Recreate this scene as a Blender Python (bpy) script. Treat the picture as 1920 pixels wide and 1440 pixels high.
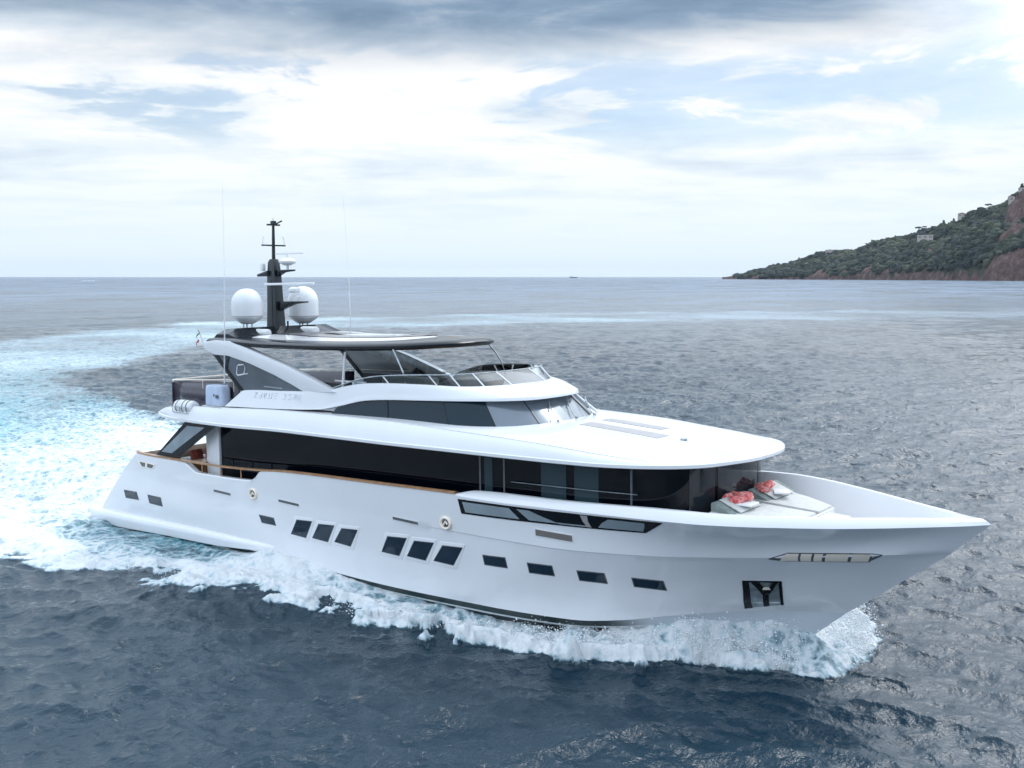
import bpy, bmesh, math, random
import numpy as np
from mathutils import Vector, Matrix
from mathutils.bvhtree import BVHTree

for o in list(bpy.data.objects):
    bpy.data.objects.remove(o, do_unlink=True)
SC = bpy.context.scene
COL = SC.collection
R = math.radians
rnd = random.Random(7)

# ------------------------------------------------------------------ camera
CAM = np.array([39.93008073, -24.77278287, 10.04657783])
YAW, FPX = 2.2510599, 1900.0
PITCH = math.atan(201 / FPX)
cam_d = bpy.data.cameras.new("camera")
cam = bpy.data.objects.new("camera", cam_d)
COL.objects.link(cam)
cam.location = CAM
cam.rotation_euler = (math.pi / 2 - PITCH, 0, YAW - math.pi / 2)
cam_d.sensor_width = 36
cam_d.lens = FPX / 1920 * 36
cam_d.clip_start = 0.5
cam_d.clip_end = 120000
SC.camera = cam

# ------------------------------------------------------------------ world, sun, exposure
SUN_EL, SUN_AZ = R(50), R(86)          # azimuth measured from +X towards +Y
w = bpy.data.worlds.new("World")
SC.world = w
w.use_nodes = True
wn, wl = w.node_tree.nodes, w.node_tree.links
wn.clear()


def node(tree, typ, **kw):
    n = tree.nodes.new(typ)
    for k, v in kw.items():
        if k == 'ins':
            for a, b in v.items():
                n.inputs[a].default_value = b
        else:
            setattr(n, k, v)
    return n


def mth(t, op, a, b=None, c=None, clamp=False):
    n = t.nodes.new('ShaderNodeMath')
    n.operation = op
    n.use_clamp = clamp
    for i, v in enumerate((a, b, c)):
        if v is None:
            continue
        if isinstance(v, (int, float)):
            n.inputs[i].default_value = v
        else:
            t.links.new(v, n.inputs[i])
    return n.outputs[0]


def ramp(t, fac, stops, interp='LINEAR'):
    n = t.nodes.new('ShaderNodeValToRGB')
    cr = n.color_ramp
    cr.interpolation = interp
    while len(cr.elements) < len(stops):
        cr.elements.new(0.5)
    for e, (p, c) in zip(cr.elements, stops):
        e.position = p
        e.color = (*c, 1) if len(c) == 3 else c
    t.links.new(fac, n.inputs[0])
    return n.outputs[0]


def mixc(t, fac, a, b, blend='MIX'):
    n = t.nodes.new('ShaderNodeMix')
    n.data_type = 'RGBA'
    n.blend_type = blend
    for sock, v in ((n.inputs[0], fac), (n.inputs[6], a), (n.inputs[7], b)):
        if isinstance(v, (int, float)):
            sock.default_value = v
        elif isinstance(v, tuple):
            sock.default_value = (*v, 1) if len(v) == 3 else v
        else:
            t.links.new(v, sock)
    return n.outputs[2]


def sstep(t, x, lo, hi):
    n = t.nodes.new('ShaderNodeMapRange')
    n.interpolation_type = 'SMOOTHSTEP'
    n.inputs[1].default_value = lo
    n.inputs[2].default_value = hi
    t.links.new(x, n.inputs[0])
    return n.outputs[0]


def build_world():
    t = w.node_tree
    out = node(t, 'ShaderNodeOutputWorld')
    sky = node(t, 'ShaderNodeTexSky')
    sky.sky_type = 'NISHITA'
    sky.sun_disc = False
    sky.sun_elevation = SUN_EL
    sky.sun_rotation = math.pi / 2 - SUN_AZ
    sky.air_density = 1.0
    sky.dust_density = 0.6
    sky.ozone_density = 2.0
    bg1 = node(t, 'ShaderNodeBackground')
    bg1.inputs[1].default_value = 0.105
    t.links.new(sky.outputs[0], bg1.inputs[0])
    tc = node(t, 'ShaderNodeTexCoord')
    # rotate so that +X' looks along the view heading
    mp = node(t, 'ShaderNodeMapping', vector_type='POINT')
    mp.inputs['Rotation'].default_value = (0, 0, -YAW)
    t.links.new(tc.outputs['Generated'], mp.inputs[0])
    sp = node(t, 'ShaderNodeSeparateXYZ')
    t.links.new(mp.outputs[0], sp.inputs[0])
    z = sp.outputs[2]
    zc = mth(t, 'MAXIMUM', z, 0.0)
    den = mth(t, 'ADD', zc, 0.07)
    u = mth(t, 'DIVIDE', sp.outputs[0], den)
    v = mth(t, 'DIVIDE', sp.outputs[1], den)
    cb = node(t, 'ShaderNodeCombineXYZ')
    t.links.new(u, cb.inputs[0])
    t.links.new(v, cb.inputs[1])

    def noise(scale, detail, rough, off, sx=1.0, sy=1.0, dist=0.0):
        m = node(t, 'ShaderNodeMapping')
        m.inputs['Location'].default_value = off
        m.inputs['Scale'].default_value = (sx, sy, 1)
        t.links.new(cb.outputs[0], m.inputs[0])
        n = node(t, 'ShaderNodeTexNoise')
        n.inputs['Scale'].default_value = scale
        n.inputs['Detail'].default_value = detail
        n.inputs['Roughness'].default_value = rough
        n.inputs['Distortion'].default_value = dist
        t.links.new(m.outputs[0], n.inputs['Vector'])
        return n.outputs[0]
    # blue gaps in the bright cloud deck, only between about 6 and 12 degrees
    gmp = node(t, 'ShaderNodeMapping')
    gmp.inputs['Scale'].default_value = (1.0, 4.2, 15)
    gmp.inputs['Location'].default_value = (0, 0.55, 0.2)
    t.links.new(mp.outputs[0], gmp.inputs[0])
    gn = node(t, 'ShaderNodeTexNoise')
    gn.inputs['Scale'].default_value = 1.25
    gn.inputs['Detail'].default_value = 9
    gn.inputs['Roughness'].default_value = 0.58
    gn.inputs['Distortion'].default_value = 0.5
    t.links.new(gmp.outputs[0], gn.inputs['Vector'])
    gap = mth(t, 'SUBTRACT', gn.outputs[0], mth(t, 'MULTIPLY', sp.outputs[1], 0.20))
    gwin = mth(t, 'MULTIPLY', sstep(t, z, 0.105, 0.15), mth(t, 'SUBTRACT', 1.0, sstep(t, z, 0.185, 0.215)))
    puff = gn.outputs[0]
    gm = mth(t, 'MULTIPLY', sstep(t, gap, 0.475, 0.545), gwin, clamp=True)
    # grey-blue bellies, growing with height
    dk = noise(0.42, 6, 0.5, (7.7, 4.2, 0), 1.0, 0.55, 0.4)
    hgt = sstep(t, z, 0.14, 0.27)
    dm = mth(t, 'ADD', mth(t, 'MULTIPLY', dk, 0.8), mth(t, 'MULTIPLY', hgt, 0.42))
    dm = mth(t, 'MULTIPLY', sstep(t, dm, 0.47, 0.78), sstep(t, z, 0.08, 0.15))
    soft = noise(1.3, 8, 0.6, (1.2, 9.2, 0), 1.0, 0.7, 0.3)
    soft = mth(t, 'ADD', mth(t, 'MULTIPLY', soft, 0.55), mth(t, 'MULTIPLY', mth(t, 'SUBTRACT', 1.0, puff), 0.45))
    bright = ramp(t, soft, [(0.36, (0.48, 0.58, 0.70)), (0.46, (0.68, 0.75, 0.81)), (0.56, (0.89, 0.89, 0.89))])
    hor = sstep(t, z, 0.01, 0.17)
    bright = mixc(t, hor, (0.72, 0.81, 0.86), bright)
    dark = ramp(t, soft, [(0.38, (0.13, 0.21, 0.31)), (0.50, (0.22, 0.31, 0.43)), (0.60, (0.44, 0.51, 0.58))])
    cloud = mixc(t, dm, bright, dark)
    # unseen sky, brightness shaped by direction to light the hull and sea
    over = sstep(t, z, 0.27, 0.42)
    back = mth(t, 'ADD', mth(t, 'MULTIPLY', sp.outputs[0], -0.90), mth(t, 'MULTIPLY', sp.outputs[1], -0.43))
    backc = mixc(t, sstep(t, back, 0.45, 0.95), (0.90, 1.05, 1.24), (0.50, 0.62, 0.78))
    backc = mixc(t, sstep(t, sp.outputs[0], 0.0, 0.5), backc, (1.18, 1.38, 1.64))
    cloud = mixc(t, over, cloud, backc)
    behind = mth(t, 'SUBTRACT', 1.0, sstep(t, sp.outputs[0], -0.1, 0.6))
    backlow = mixc(t, sstep(t, back, 0.5, 0.95), (1.15, 1.34, 1.58), (0.50, 0.62, 0.78))  # low sky behind the camera, brightened to light the hull side
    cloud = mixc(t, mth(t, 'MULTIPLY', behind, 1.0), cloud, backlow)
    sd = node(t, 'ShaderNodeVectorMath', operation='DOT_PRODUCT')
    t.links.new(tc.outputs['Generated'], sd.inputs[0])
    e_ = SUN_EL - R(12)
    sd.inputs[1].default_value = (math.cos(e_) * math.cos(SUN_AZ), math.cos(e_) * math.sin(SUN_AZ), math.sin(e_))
    cloud = mixc(t, sstep(t, sd.outputs['Value'], 0.83, 0.97), cloud, (2.30, 2.46, 2.68))  # bright cloud patch near the sun, added to lighten the water
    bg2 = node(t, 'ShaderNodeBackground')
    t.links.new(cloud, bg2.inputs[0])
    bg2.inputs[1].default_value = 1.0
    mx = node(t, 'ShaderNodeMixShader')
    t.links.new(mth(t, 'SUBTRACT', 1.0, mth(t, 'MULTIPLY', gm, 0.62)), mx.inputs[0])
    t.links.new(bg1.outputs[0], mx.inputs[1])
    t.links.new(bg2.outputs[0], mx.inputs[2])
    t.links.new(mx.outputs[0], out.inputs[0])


build_world()
sun_d = bpy.data.lights.new("sun", 'SUN')
sun_d.energy = 1.0
sun_d.angle = R(14)
sun_d.color = (1.0, 0.98, 0.95)
sun = bpy.data.objects.new("sun", sun_d)
COL.objects.link(sun)
sdir = Vector((math.cos(SUN_EL) * math.cos(SUN_AZ), math.cos(SUN_EL) * math.sin(SUN_AZ), math.sin(SUN_EL)))
sun.rotation_euler = sdir.to_track_quat('Z', 'Y').to_euler()
SC.view_settings.view_transform = 'Standard'
SC.view_settings.look = 'None'
SC.view_settings.exposure = 0.28
SC.view_settings.gamma = 1.0
SC.cycles.max_bounces = 8
SC.cycles.transparent_max_bounces = 12

WATER_Z = 0.1

# ------------------------------------------------------------------ materials


def mat(name, color, rough=0.5, metal=0.0, spec=0.5, coat=0.0, vary=0.0, vscale=3.0, bump=0.0, bscale=20.0, emit=None):
    m = bpy.data.materials.new(name)
    m.use_nodes = True
    t = m.node_tree
    b = t.nodes['Principled BSDF']
    b.inputs['Base Color'].default_value = (*color, 1)
    b.inputs['Roughness'].default_value = rough
    b.inputs['Metallic'].default_value = metal
    b.inputs['Specular IOR Level'].default_value = spec
    if coat:
        b.inputs['Coat Weight'].default_value = coat
        b.inputs['Coat Roughness'].default_value = 0.05
    tc = node(t, 'ShaderNodeTexCoord')
    if vary:
        n = node(t, 'ShaderNodeTexNoise')
        n.inputs['Scale'].default_value = vscale
        n.inputs['Detail'].default_value = 5
        t.links.new(tc.outputs['Object'], n.inputs['Vector'])
        lo = tuple(c * (1 - vary) for c in color)
        hi = tuple(min(1, c * (1 + vary)) for c in color)
        t.links.new(ramp(t, n.outputs[0], [(0.35, lo), (0.65, hi)]), b.inputs['Base Color'])
    if bump:
        n = node(t, 'ShaderNodeTexNoise')
        n.inputs['Scale'].default_value = bscale
        n.inputs['Detail'].default_value = 4
        t.links.new(tc.outputs['Object'], n.inputs['Vector'])
        bp = node(t, 'ShaderNodeBump')
        bp.inputs['Strength'].default_value = bump
        bp.inputs['Distance'].default_value = 0.05
        t.links.new(n.outputs[0], bp.inputs['Height'])
        t.links.new(bp.outputs[0], b.inputs['Normal'])
    return m


M = {}
M['gel'] = mat('white_gelcoat', (0.77, 0.78, 0.80), 0.10, spec=0.6, vary=0.02, vscale=0.6, bump=0.02, bscale=1.2)
M['gel_soft'] = mat('white_nonskid', (0.82, 0.82, 0.81), 0.5, vary=0.03, vscale=2.0, bump=0.05, bscale=60)
M['glass_dark'] = mat('black_glass', (0.001, 0.002, 0.005), 0.03, spec=0.22, bump=0.10, bscale=0.9)
M['glass_port'] = mat('port_glass', (0.012, 0.026, 0.042), 0.05, spec=0.5, vary=0.12, vscale=2.0)
M['glass_wheel'] = mat('wheelhouse_side_glass', (0.006, 0.020, 0.032), 0.05, spec=0.25)
M['glass_screen'] = mat('wheelhouse_windscreen', (0.13, 0.16, 0.19), 0.18, metal=0.35, spec=0.9)
M['glass_tint'] = mat('smoked_glass', (0.07, 0.09, 0.11), 0.05, spec=0.9, vary=0.2, vscale=0.8)
M['glass_grey'] = mat('grey_bulwark_glass', (0.24, 0.29, 0.32), 0.08, spec=0.9, vary=0.12, vscale=1.2)
M['curtain'] = mat('curtain_behind_glass', (0.028, 0.050, 0.062), 0.04, spec=0.25)
M['glass_front'] = mat('dark_front_glass', (0.018, 0.022, 0.028), 0.04, spec=0.28)  # front panes, slightly lighter than the side glazing
M['black'] = mat('black_gloss_paint', (0.006, 0.008, 0.011), 0.22, spec=0.35)
M['mast'] = mat('dark_grey_mast_paint', (0.012, 0.018, 0.023), 0.3, spec=0.4, vary=0.1)
M['chrome'] = mat('polished_steel', (0.90, 0.80, 0.68), 0.35, metal=0.10)
M['steel'] = mat('dull_steel', (0.34, 0.38, 0.40), 0.35, metal=0.7, vary=0.2, vscale=6)
M['teak'] = mat('varnished_teak', (0.40, 0.22, 0.11), 0.3, vary=0.2, vscale=5)
M['teakdeck'] = mat('teak_deck', (0.33, 0.24, 0.16), 0.6, vary=0.15, vscale=4)
M['dome'] = mat('radome_white', (0.80, 0.81, 0.82), 0.35, vary=0.02)
M['plum'] = mat('dark_plum_panel', (0.030, 0.026, 0.042), 0.2, spec=0.6, vary=0.3, vscale=2.5)
M['cush_grey'] = mat('pale_grey_upholstery', (0.55, 0.55, 0.53), 0.9, vary=0.06, vscale=6, bump=0.3, bscale=9)
M['cush_dark'] = mat('grey_green_upholstery', (0.20, 0.24, 0.23), 0.9, vary=0.15, vscale=8)
M['rust'] = mat('rust_red_upholstery', (0.35, 0.09, 0.06), 0.9, vary=0.3, vscale=6)
M['louver'] = mat('grey_vent', (0.10, 0.11, 0.12), 0.4, vary=0.2, vscale=10)
M['bronze'] = mat('bronze_vent', (0.30, 0.26, 0.24), 0.35, metal=0.6)
M['solar'] = mat('pale_grey_deck_panel', (0.36, 0.34, 0.34), 0.45, vary=0.05)
M['letter'] = mat('pale_grey_lettering', (0.70, 0.72, 0.75), 0.2)
M['flagg'] = mat('flag_green', (0.02, 0.20, 0.09), 0.8)
M['flagw'] = mat('flag_white', (0.7, 0.7, 0.7), 0.8)
M['flagr'] = mat('flag_red', (0.45, 0.02, 0.03), 0.8)
M['cover'] = mat('pale_blue_cover', (0.52, 0.60, 0.74), 0.8, vary=0.08, vscale=4, bump=0.4, bscale=3)


def towel_mat():
    m = mat('pink_patterned_cloth', (0.7, 0.2, 0.2), 0.95)
    t = m.node_tree
    b = t.nodes['Principled BSDF']
    tc = node(t, 'ShaderNodeTexCoord')
    v = node(t, 'ShaderNodeTexVoronoi')
    v.inputs['Scale'].default_value = 9
    t.links.new(tc.outputs['Object'], v.inputs['Vector'])
    c = ramp(t, v.outputs['Distance'], [(0.1, (0.55, 0.06, 0.08)), (0.40, (0.66, 0.15, 0.14)), (0.7, (0.70, 0.36, 0.33))])
    t.links.new(c, b.inputs['Base Color'])
    return m


M['towel'] = towel_mat()


def clear_mat(name, tint, amount):
    m = bpy.data.materials.new(name)
    m.use_nodes = True
    t = m.node_tree
    t.nodes.clear()
    o = node(t, 'ShaderNodeOutputMaterial')
    a = node(t, 'ShaderNodeBsdfTransparent')
    a.inputs[0].default_value = (*tint, 1)
    g = node(t, 'ShaderNodeBsdfGlossy')
    g.inputs['Roughness'].default_value = 0.04
    fr = node(t, 'ShaderNodeFresnel')
    fr.inputs[0].default_value = 1.5
    f2 = mth(t, 'ADD', fr.outputs[0], amount, clamp=True)
    mx = node(t, 'ShaderNodeMixShader')
    t.links.new(f2, mx.inputs[0])
    t.links.new(a.outputs[0], mx.inputs[1])
    t.links.new(g.outputs[0], mx.inputs[2])
    t.links.new(mx.outputs[0], o.inputs[0])
    return m


M['clear'] = clear_mat('clear_acrylic', (0.72, 0.78, 0.80), 0.05)
M['smoke_clear'] = clear_mat('smoked_acrylic', (0.22, 0.26, 0.30), 0.12)


def hull_bottom_mat():
    m = mat('antifouling', (0.01, 0.03, 0.028), 0.35)
    t = m.node_tree
    b = t.nodes['Principled BSDF']
    at = node(t, 'ShaderNodeAttribute', attribute_name='band')
    c = ramp(t, at.outputs['Fac'], [(0.0, (0.006, 0.020, 0.022)), (0.42, (0.012, 0.05, 0.045)), (0.46, (0.70, 0.72, 0.72)),
                                    (0.58, (0.70, 0.72, 0.72)), (0.60, (0.006, 0.014, 0.016))], 'CONSTANT')
    tc = node(t, 'ShaderNodeTexCoord')
    sp = node(t, 'ShaderNodeSeparateXYZ')
    t.links.new(tc.outputs['Object'], sp.inputs[0])
    fwd_shade = sstep(t, sp.outputs[0], 25.2, 26.6)
    c = mixc(t, fwd_shade, c, (0.60, 0.64, 0.68))  # white bottom at the bow, its blue-grey shade put into the colour
    t.links.new(c, b.inputs['Base Color'])
    return m


M['bottom'] = hull_bottom_mat()

# ------------------------------------------------------------------ helpers


def pchip(xs, ys):
    x = np.asarray(xs, float)
    y = np.asarray(ys, float)
    h = np.diff(x)
    d = np.diff(y) / h
    m = np.zeros(len(x))
    if len(x) == 2:
        m[:] = d[0]
    else:
        for i in range(1, len(x) - 1):
            if d[i - 1] * d[i] > 0:
                w1, w2 = 2 * h[i] + h[i - 1], h[i] + 2 * h[i - 1]
                m[i] = (w1 + w2) / (w1 / d[i - 1] + w2 / d[i])
        m[0], m[-1] = d[0], d[-1]

    def f(q):
        q = np.clip(np.asarray(q, float), x[0], x[-1])
        i = np.clip(np.searchsorted(x, q, side='right') - 1, 0, len(x) - 2)
        s = (q - x[i]) / h[i]
        return (y[i] * (1 + 2 * s) * (1 - s) ** 2 + h[i] * m[i] * s * (1 - s) ** 2 +
                y[i + 1] * s * s * (3 - 2 * s) + h[i] * m[i + 1] * s * s * (s - 1))
    return f


def outline(pts, n):
    """resample a 3-D open curve (list of points) smoothly by chord length"""
    p = np.asarray(pts, float)
    L = np.r_[0, np.cumsum(np.linalg.norm(np.diff(p[:, :3], axis=0), axis=1))]
    L = L / L[-1]
    s = np.linspace(0, 1, n)
    return np.stack([pchip(L, p[:, k])(s) for k in range(p.shape[1])], 1)


class MB:
    def __init__(s):
        s.v, s.f = [], []

    def add(s, vs, fs):
        b = len(s.v)
        s.v += [tuple(map(float, v)) for v in vs]
        s.f += [tuple(b + i for i in f) for f in fs]
        return s

    def grid(s, P, wrap=False, flip=False):
        P = np.asarray(P, float)
        n, m = P.shape[:2]
        fs = []
        for i in range(n - 1):
            for j in range(m - 1 + (1 if wrap else 0)):
                a, b, c, d = i * m + j, i * m + (j + 1) % m, (i + 1) * m + (j + 1) % m, (i + 1) * m + j
                fs.append((a, d, c, b) if flip else (a, b, c, d))
        return s.add(P.reshape(-1, 3), fs)

    def mgrid(s, P, wrap=False):
        """grid and its port-side mirror image"""
        s.grid(P, wrap)
        Q = np.array(P, float)
        Q[..., 1] *= -1
        return s.grid(Q, wrap, True)

    def box(s, c, d, rot=None):
        x, y, z = (k / 2 for k in d)
        vs = [Vector((a * x, b * y, e * z)) for e in (-1, 1) for a, b in ((-1, -1), (1, -1), (1, 1), (-1, 1))]
        if rot is not None:
            vs = [rot @ v for v in vs]
        vs = [v + Vector(c) for v in vs]
        return s.add(vs, [(3, 2, 1, 0), (4, 5, 6, 7), (0, 1, 5, 4), (1, 2, 6, 5), (2, 3, 7, 6), (3, 0, 4, 7)])

    def tube(s, pts, r, n=8, r2=None):
        pts = [Vector(p) for p in pts]
        k = len(pts)
        rings = []
        for i, p in enumerate(pts):
            t = (pts[min(i + 1, k - 1)] - pts[max(i - 1, 0)]).normalized()
            a = t.orthogonal().normalized() if abs(t.z) > 0.9 else Vector((0, 0, 1)).cross(t).normalized()
            b = t.cross(a)
            rr = r if r2 is None else r + (r2 - r) * i / (k - 1)
            rings.append([p + (a * math.cos(q) + b * math.sin(q)) * rr for q in (2 * math.pi * j / n for j in range(n))])
        vs = [v for rg in rings for v in rg]
        fs = []
        for i in range(k - 1):
            for j in range(n):
                fs.append((i * n + j, i * n + (j + 1) % n, (i + 1) * n + (j + 1) % n, (i + 1) * n + j))
        fs.append(tuple(range(n))[::-1])
        fs.append(tuple((k - 1) * n + j for j in range(n)))
        return s.add(vs, fs)

    def lathe(s, prof, c, n=32):
        vs, fs = [], []
        for r, z in prof:
            for j in range(n):
                a = 2 * math.pi * j / n
                vs.append((c[0] + r * math.cos(a), c[1] + r * math.sin(a), c[2] + z))
        m = len(prof)
        for i in range(m - 1):
            for j in range(n):
                fs.append((i * n + j, i * n + (j + 1) % n, (i + 1) * n + (j + 1) % n, (i + 1) * n + j))
        fs.append(tuple(range(n))[::-1])
        fs.append(tuple((m - 1) * n + j for j in range(n)))
        return s.add(vs, fs)

    def prism(s, poly, axis, a, b):
        """poly: 2-D points in the plane normal to axis (0 x,1 y,2 z), extruded from a to b"""
        def mk(p, t):
            q = [p[0], p[1]]
            q.insert(axis, t)
            return q
        n = len(poly)
        vs = [mk(p, a) for p in poly] + [mk(p, b) for p in poly]
        fs = [tuple(range(n)), tuple(range(2 * n - 1, n - 1, -1))]
        for i in range(n):
            j = (i + 1) % n
            fs.append((i, i + n, j + n, j))
        return s.add(vs, fs)

    def build(s, name, material, parent=None, smooth=35, bevel=0.0, label=None, merge=0.0):
        me = bpy.data.meshes.new(name)
        me.from_pydata(s.v, [], s.f)
        bm = bmesh.new()
        bm.from_mesh(me)
        if merge:
            bmesh.ops.remove_doubles(bm, verts=bm.verts, dist=merge)
        bmesh.ops.recalc_face_normals(bm, faces=bm.faces)
        if bevel:
            es = [e for e in bm.edges if len(e.link_faces) == 2 and e.calc_face_angle(0) > R(35)]
            bmesh.ops.bevel(bm, geom=es, offset=bevel, segments=2, affect='EDGES', profile=0.6)
        bm.to_mesh(me)
        bm.free()
        if smooth:
            me.polygons.foreach_set('use_smooth', [True] * len(me.polygons))
            me.set_sharp_from_angle(angle=R(smooth))
        me.materials.append(material)
        o = bpy.data.objects.new(name, me)
        COL.objects.link(o)
        if parent:
            o.parent = parent
        if label:
            o['label'] = label
        return o


def tag(o, label, cat=None, group=None, kind=None):
    if label:
        o['label'] = label
    if cat:
        o['category'] = cat
    if group:
        o['group'] = group
    if kind:
        o['kind'] = kind
    return o


# boat frame -> world : bow trimmed up one degree about x = 8
PIV, TRIM = 8.0, R(1.0)
BOAT = Matrix.Translation((PIV, 0, 0)) @ Matrix.Rotation(-TRIM, 4, 'Y') @ Matrix.Translation((-PIV, 0, 0))


def thing(name, label, cat, loc=(0, 0, 0), rz=0.0, group=None, boat=False):
    o = bpy.data.objects.new(name, None)
    o.empty_display_size = 0.3
    COL.objects.link(o)
    mtx = Matrix.Translation(loc) @ Matrix.Rotation(rz, 4, 'Z')
    o.matrix_world = (BOAT @ mtx) if boat else mtx
    return tag(o, label, cat, group)


yacht = thing('motor_yacht', 'large white motor yacht with black window bands under way towards the right', 'yacht', boat=True)
Y = yacht

# ------------------------------------------------------------------ hull
sheer = [(3.63, 3.42, 3.20), (5.0, 3.46, 3.14), (7.0, 3.52, 3.17), (7.12, 3.525, 3.15), (7.85, 3.55, 2.87), (8.0, 3.55, 2.86), (11.1, 3.58, 2.93), (11.22, 3.58, 2.95),
         (11.75, 3.585, 3.32), (13.1, 3.59, 3.44), (17.4, 3.60, 3.54), (20.7, 3.58, 3.60), (20.85, 3.58, 3.60), (21.0, 3.58, 3.58),
         (22.3, 3.56, 3.575), (23.5, 3.52, 3.60), (25.5, 3.44, 3.64), (27.2, 3.38, 3.69), (28.2, 3.30, 3.72), (29.3, 2.96, 3.74), (30.3, 2.46, 3.75),
         (31.2, 1.95, 3.76), (32.2, 1.32, 3.79), (33.1, 0.74, 3.83), (33.8, 0.30, 3.87), (34.2, 0.02, 3.90)]
sx = [p[0] for p in sheer]
fy0, fz0 = pchip(sx, [p[1] for p in sheer]), pchip(sx, [p[2] for p in sheer])
kn = [(2.75, 3.45, 2.50), (12, 3.53, 2.50), (21, 3.50, 2.50), (23.7, 3.38, 2.50), (26.7, 2.95, 2.62), (28.3, 2.52, 2.74), (29.6, 1.98, 2.82), (31, 1.32, 2.92), (32.15, 0.74, 3.02), (33.35, 0.02, 3.12)]
ch = [(0.62, 3.36, 0.56), (12, 3.42, 0.55), (20.6, 3.36, 0.60), (23, 3.10, 0.82), (25, 2.75, 1.03), (26.85, 2.22, 1.22), (28.5, 1.42, 1.35), (30, 0.66, 1.41), (31.2, 0.02, 1.42)]
bt = [(0.50, 3.34, 0.45), (12, 3.40, 0.40), (17, 3.40, 0.34), (21.5, 3.25, 0.40), (24.3, 2.85, 0.44), (25.7, 2.46, 0.60), (26.9, 2.02, 0.84), (28.4, 1.18, 1.03), (29.8, 0.45, 1.12), (30.85, 0.02, 1.16)]
kl = [(0.50, 3.0, -0.25), (12, 3.05, -0.40), (21, 2.55, -0.55), (25, 1.60, -0.55), (27.5, 0.72, -0.50), (28.6, 0.3, -0.45), (29.1, 0.02, -0.40)]


def lcurve(tab):
    xs = [p[0] for p in tab]
    a, b = pchip(xs, [p[1] for p in tab]), pchip(xs, [p[2] for p in tab])

    def f(s):
        x = xs[0] + s * (xs[-1] - xs[0])
        return np.stack([x, a(x), b(x)], -1)
    return f


stx = np.unique(np.r_[np.array(sx), np.linspace(3.63, 34.2, 150)])
S = (stx - 3.63) / (34.2 - 3.63)
L0 = np.stack([stx, fy0(stx), fz0(stx)], -1)
L1, L2, L3, L4 = (lcurve(t)(S) for t in (kn, ch, bt, kl))
rows = []
for i in range(7):
    t = i / 7
    P = L0 * (1 - t) + L1 * t
    P[:, 1] -= 0.16 * math.sin(math.pi * t) * np.clip((stx - 22) / 8, 0, 1) * np.clip((34.2 - stx) / 2, 0, 1)
    rows.append(P)
P = L1.copy()
P[:, 1] = np.maximum(P[:, 1] - .030 * np.clip((stx - 19) / 3, 0, 1), 0)
P[:, 2] -= .022
rows.append(L1)
L1k = P
for i in range(9):
    t = i / 9
    P = L1k * (1 - t) + L2 * t
    P[:, 1] -= 0.10 * math.sin(math.pi * t) * np.clip((stx - 22) / 8, 0, 1) * np.clip((34.2 - stx) / 3, 0, 1)
    P[:, 1] += 0.03 * math.sin(math.pi * t) * np.clip((21 - stx) / 8, 0, 1)
    rows.append(P)
for i in range(3):
    rows.append(L2 * (1 - i / 2) + L3 * i / 2)
side = np.array(rows)

# bulwark crest (cap) inboard of the raised part and at the bow
crest = [(3.63, 3.34, 3.235), (7.0, 3.42, 3.20), (7.12, 3.42, 3.18), (7.85, 3.45, 2.90), (8.0, 3.45, 2.89), (11.1, 3.48, 2.96), (11.22, 3.48, 2.98), (11.75, 3.48, 3.35), (13.1, 3.49, 3.47), (17.4, 3.5, 3.57), (20.7, 3.48, 3.63),
         (21.15, 3.36, 3.72), (22.3, 3.30, 3.77), (24.2, 3.28, 3.81), (26, 3.24, 3.89), (27.3, 3.20, 3.95), (28.2, 3.13, 3.97), (29.3, 2.78, 3.97), (30.3, 2.27, 3.97),
         (31.2, 1.76, 3.97), (32.2, 1.12, 3.98), (33.1, 0.56, 3.99), (33.75, 0.15, 4.0), (34.02, 0.01, 4.01)]
LC = lcurve(crest)(S)
LCi = LC.copy()
LCi[:, 1] = np.maximum(LC[:, 1] - np.where(stx > 20.9, 0.14, 0.12), 0.0)
LCi[-1] = LC[-1]
deckz = np.where(stx < 20.5, 2.55, 2.95)
LI = LCi.copy()
L1b = lcurve(kn)(S)
ykn = pchip([p[0] for p in kn], [p[1] for p in kn])
bowf = np.clip((stx - 31.2) / 2.0, 0, 1)
LI[:, 2] = np.minimum(deckz * (1 - bowf) + (LCi[:, 2] - 0.25) * bowf, LCi[:, 2] - 0.02)
LI[:, 1] = np.clip(np.minimum(LCi[:, 1] - 0.05, np.where(stx > 24, ykn(stx) + (LCi[:, 1] - ykn(stx)) * np.clip((LI[:, 2] - 2.8) / 1.1, 0, 1) - 0.08, 9)), 0, None)
LI[stx > 33.5, 1] = 0
mid = (L0 + LC) / 2
mid[:, 1] += 0.02
mid[:, 2] += 0.02
up = np.array([LI, (LI + LCi) / 2, LCi, LC, mid, L0])
full = np.concatenate([up, side[1:]])
hm = MB()
hm.mgrid(full)
# transom and raked stern
for i in range(len(full) - 1):
    a, b = full[i][0], full[i + 1][0]
    if i >= 5:
        hm.add([a, b, (b[0], -b[1], b[2]), (a[0], -a[1], a[2])], [(0, 1, 2, 3)])
hm.box((0.55, 0, 0.42), (1.1, 6.4, 0.18))
hull = hm.build('hull', M['gel'], Y, smooth=28, merge=0.002)

# underwater body with boot stripe
ub = []
for i in range(9):
    t = i / 8
    ub.append(L3 * (1 - t) + L4 * t)
kz = L4.copy()
kz[:, 1] = 0
kz[:, 2] = -1.1
ub.append(kz)
um = MB().mgrid(np.array(ub))
ubo = um.build('hull_bottom', M['bottom'], Y, smooth=40)
nst = len(S)
band = np.concatenate([np.repeat(np.r_[np.linspace(0, 1, 9) * 1.9, 2.0], nst)] * 2)
at = ubo.data.attributes.new('band', 'FLOAT', 'POINT')
at.data.foreach_set('value', np.clip(band, 0, 1).astype(np.float32))

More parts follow.
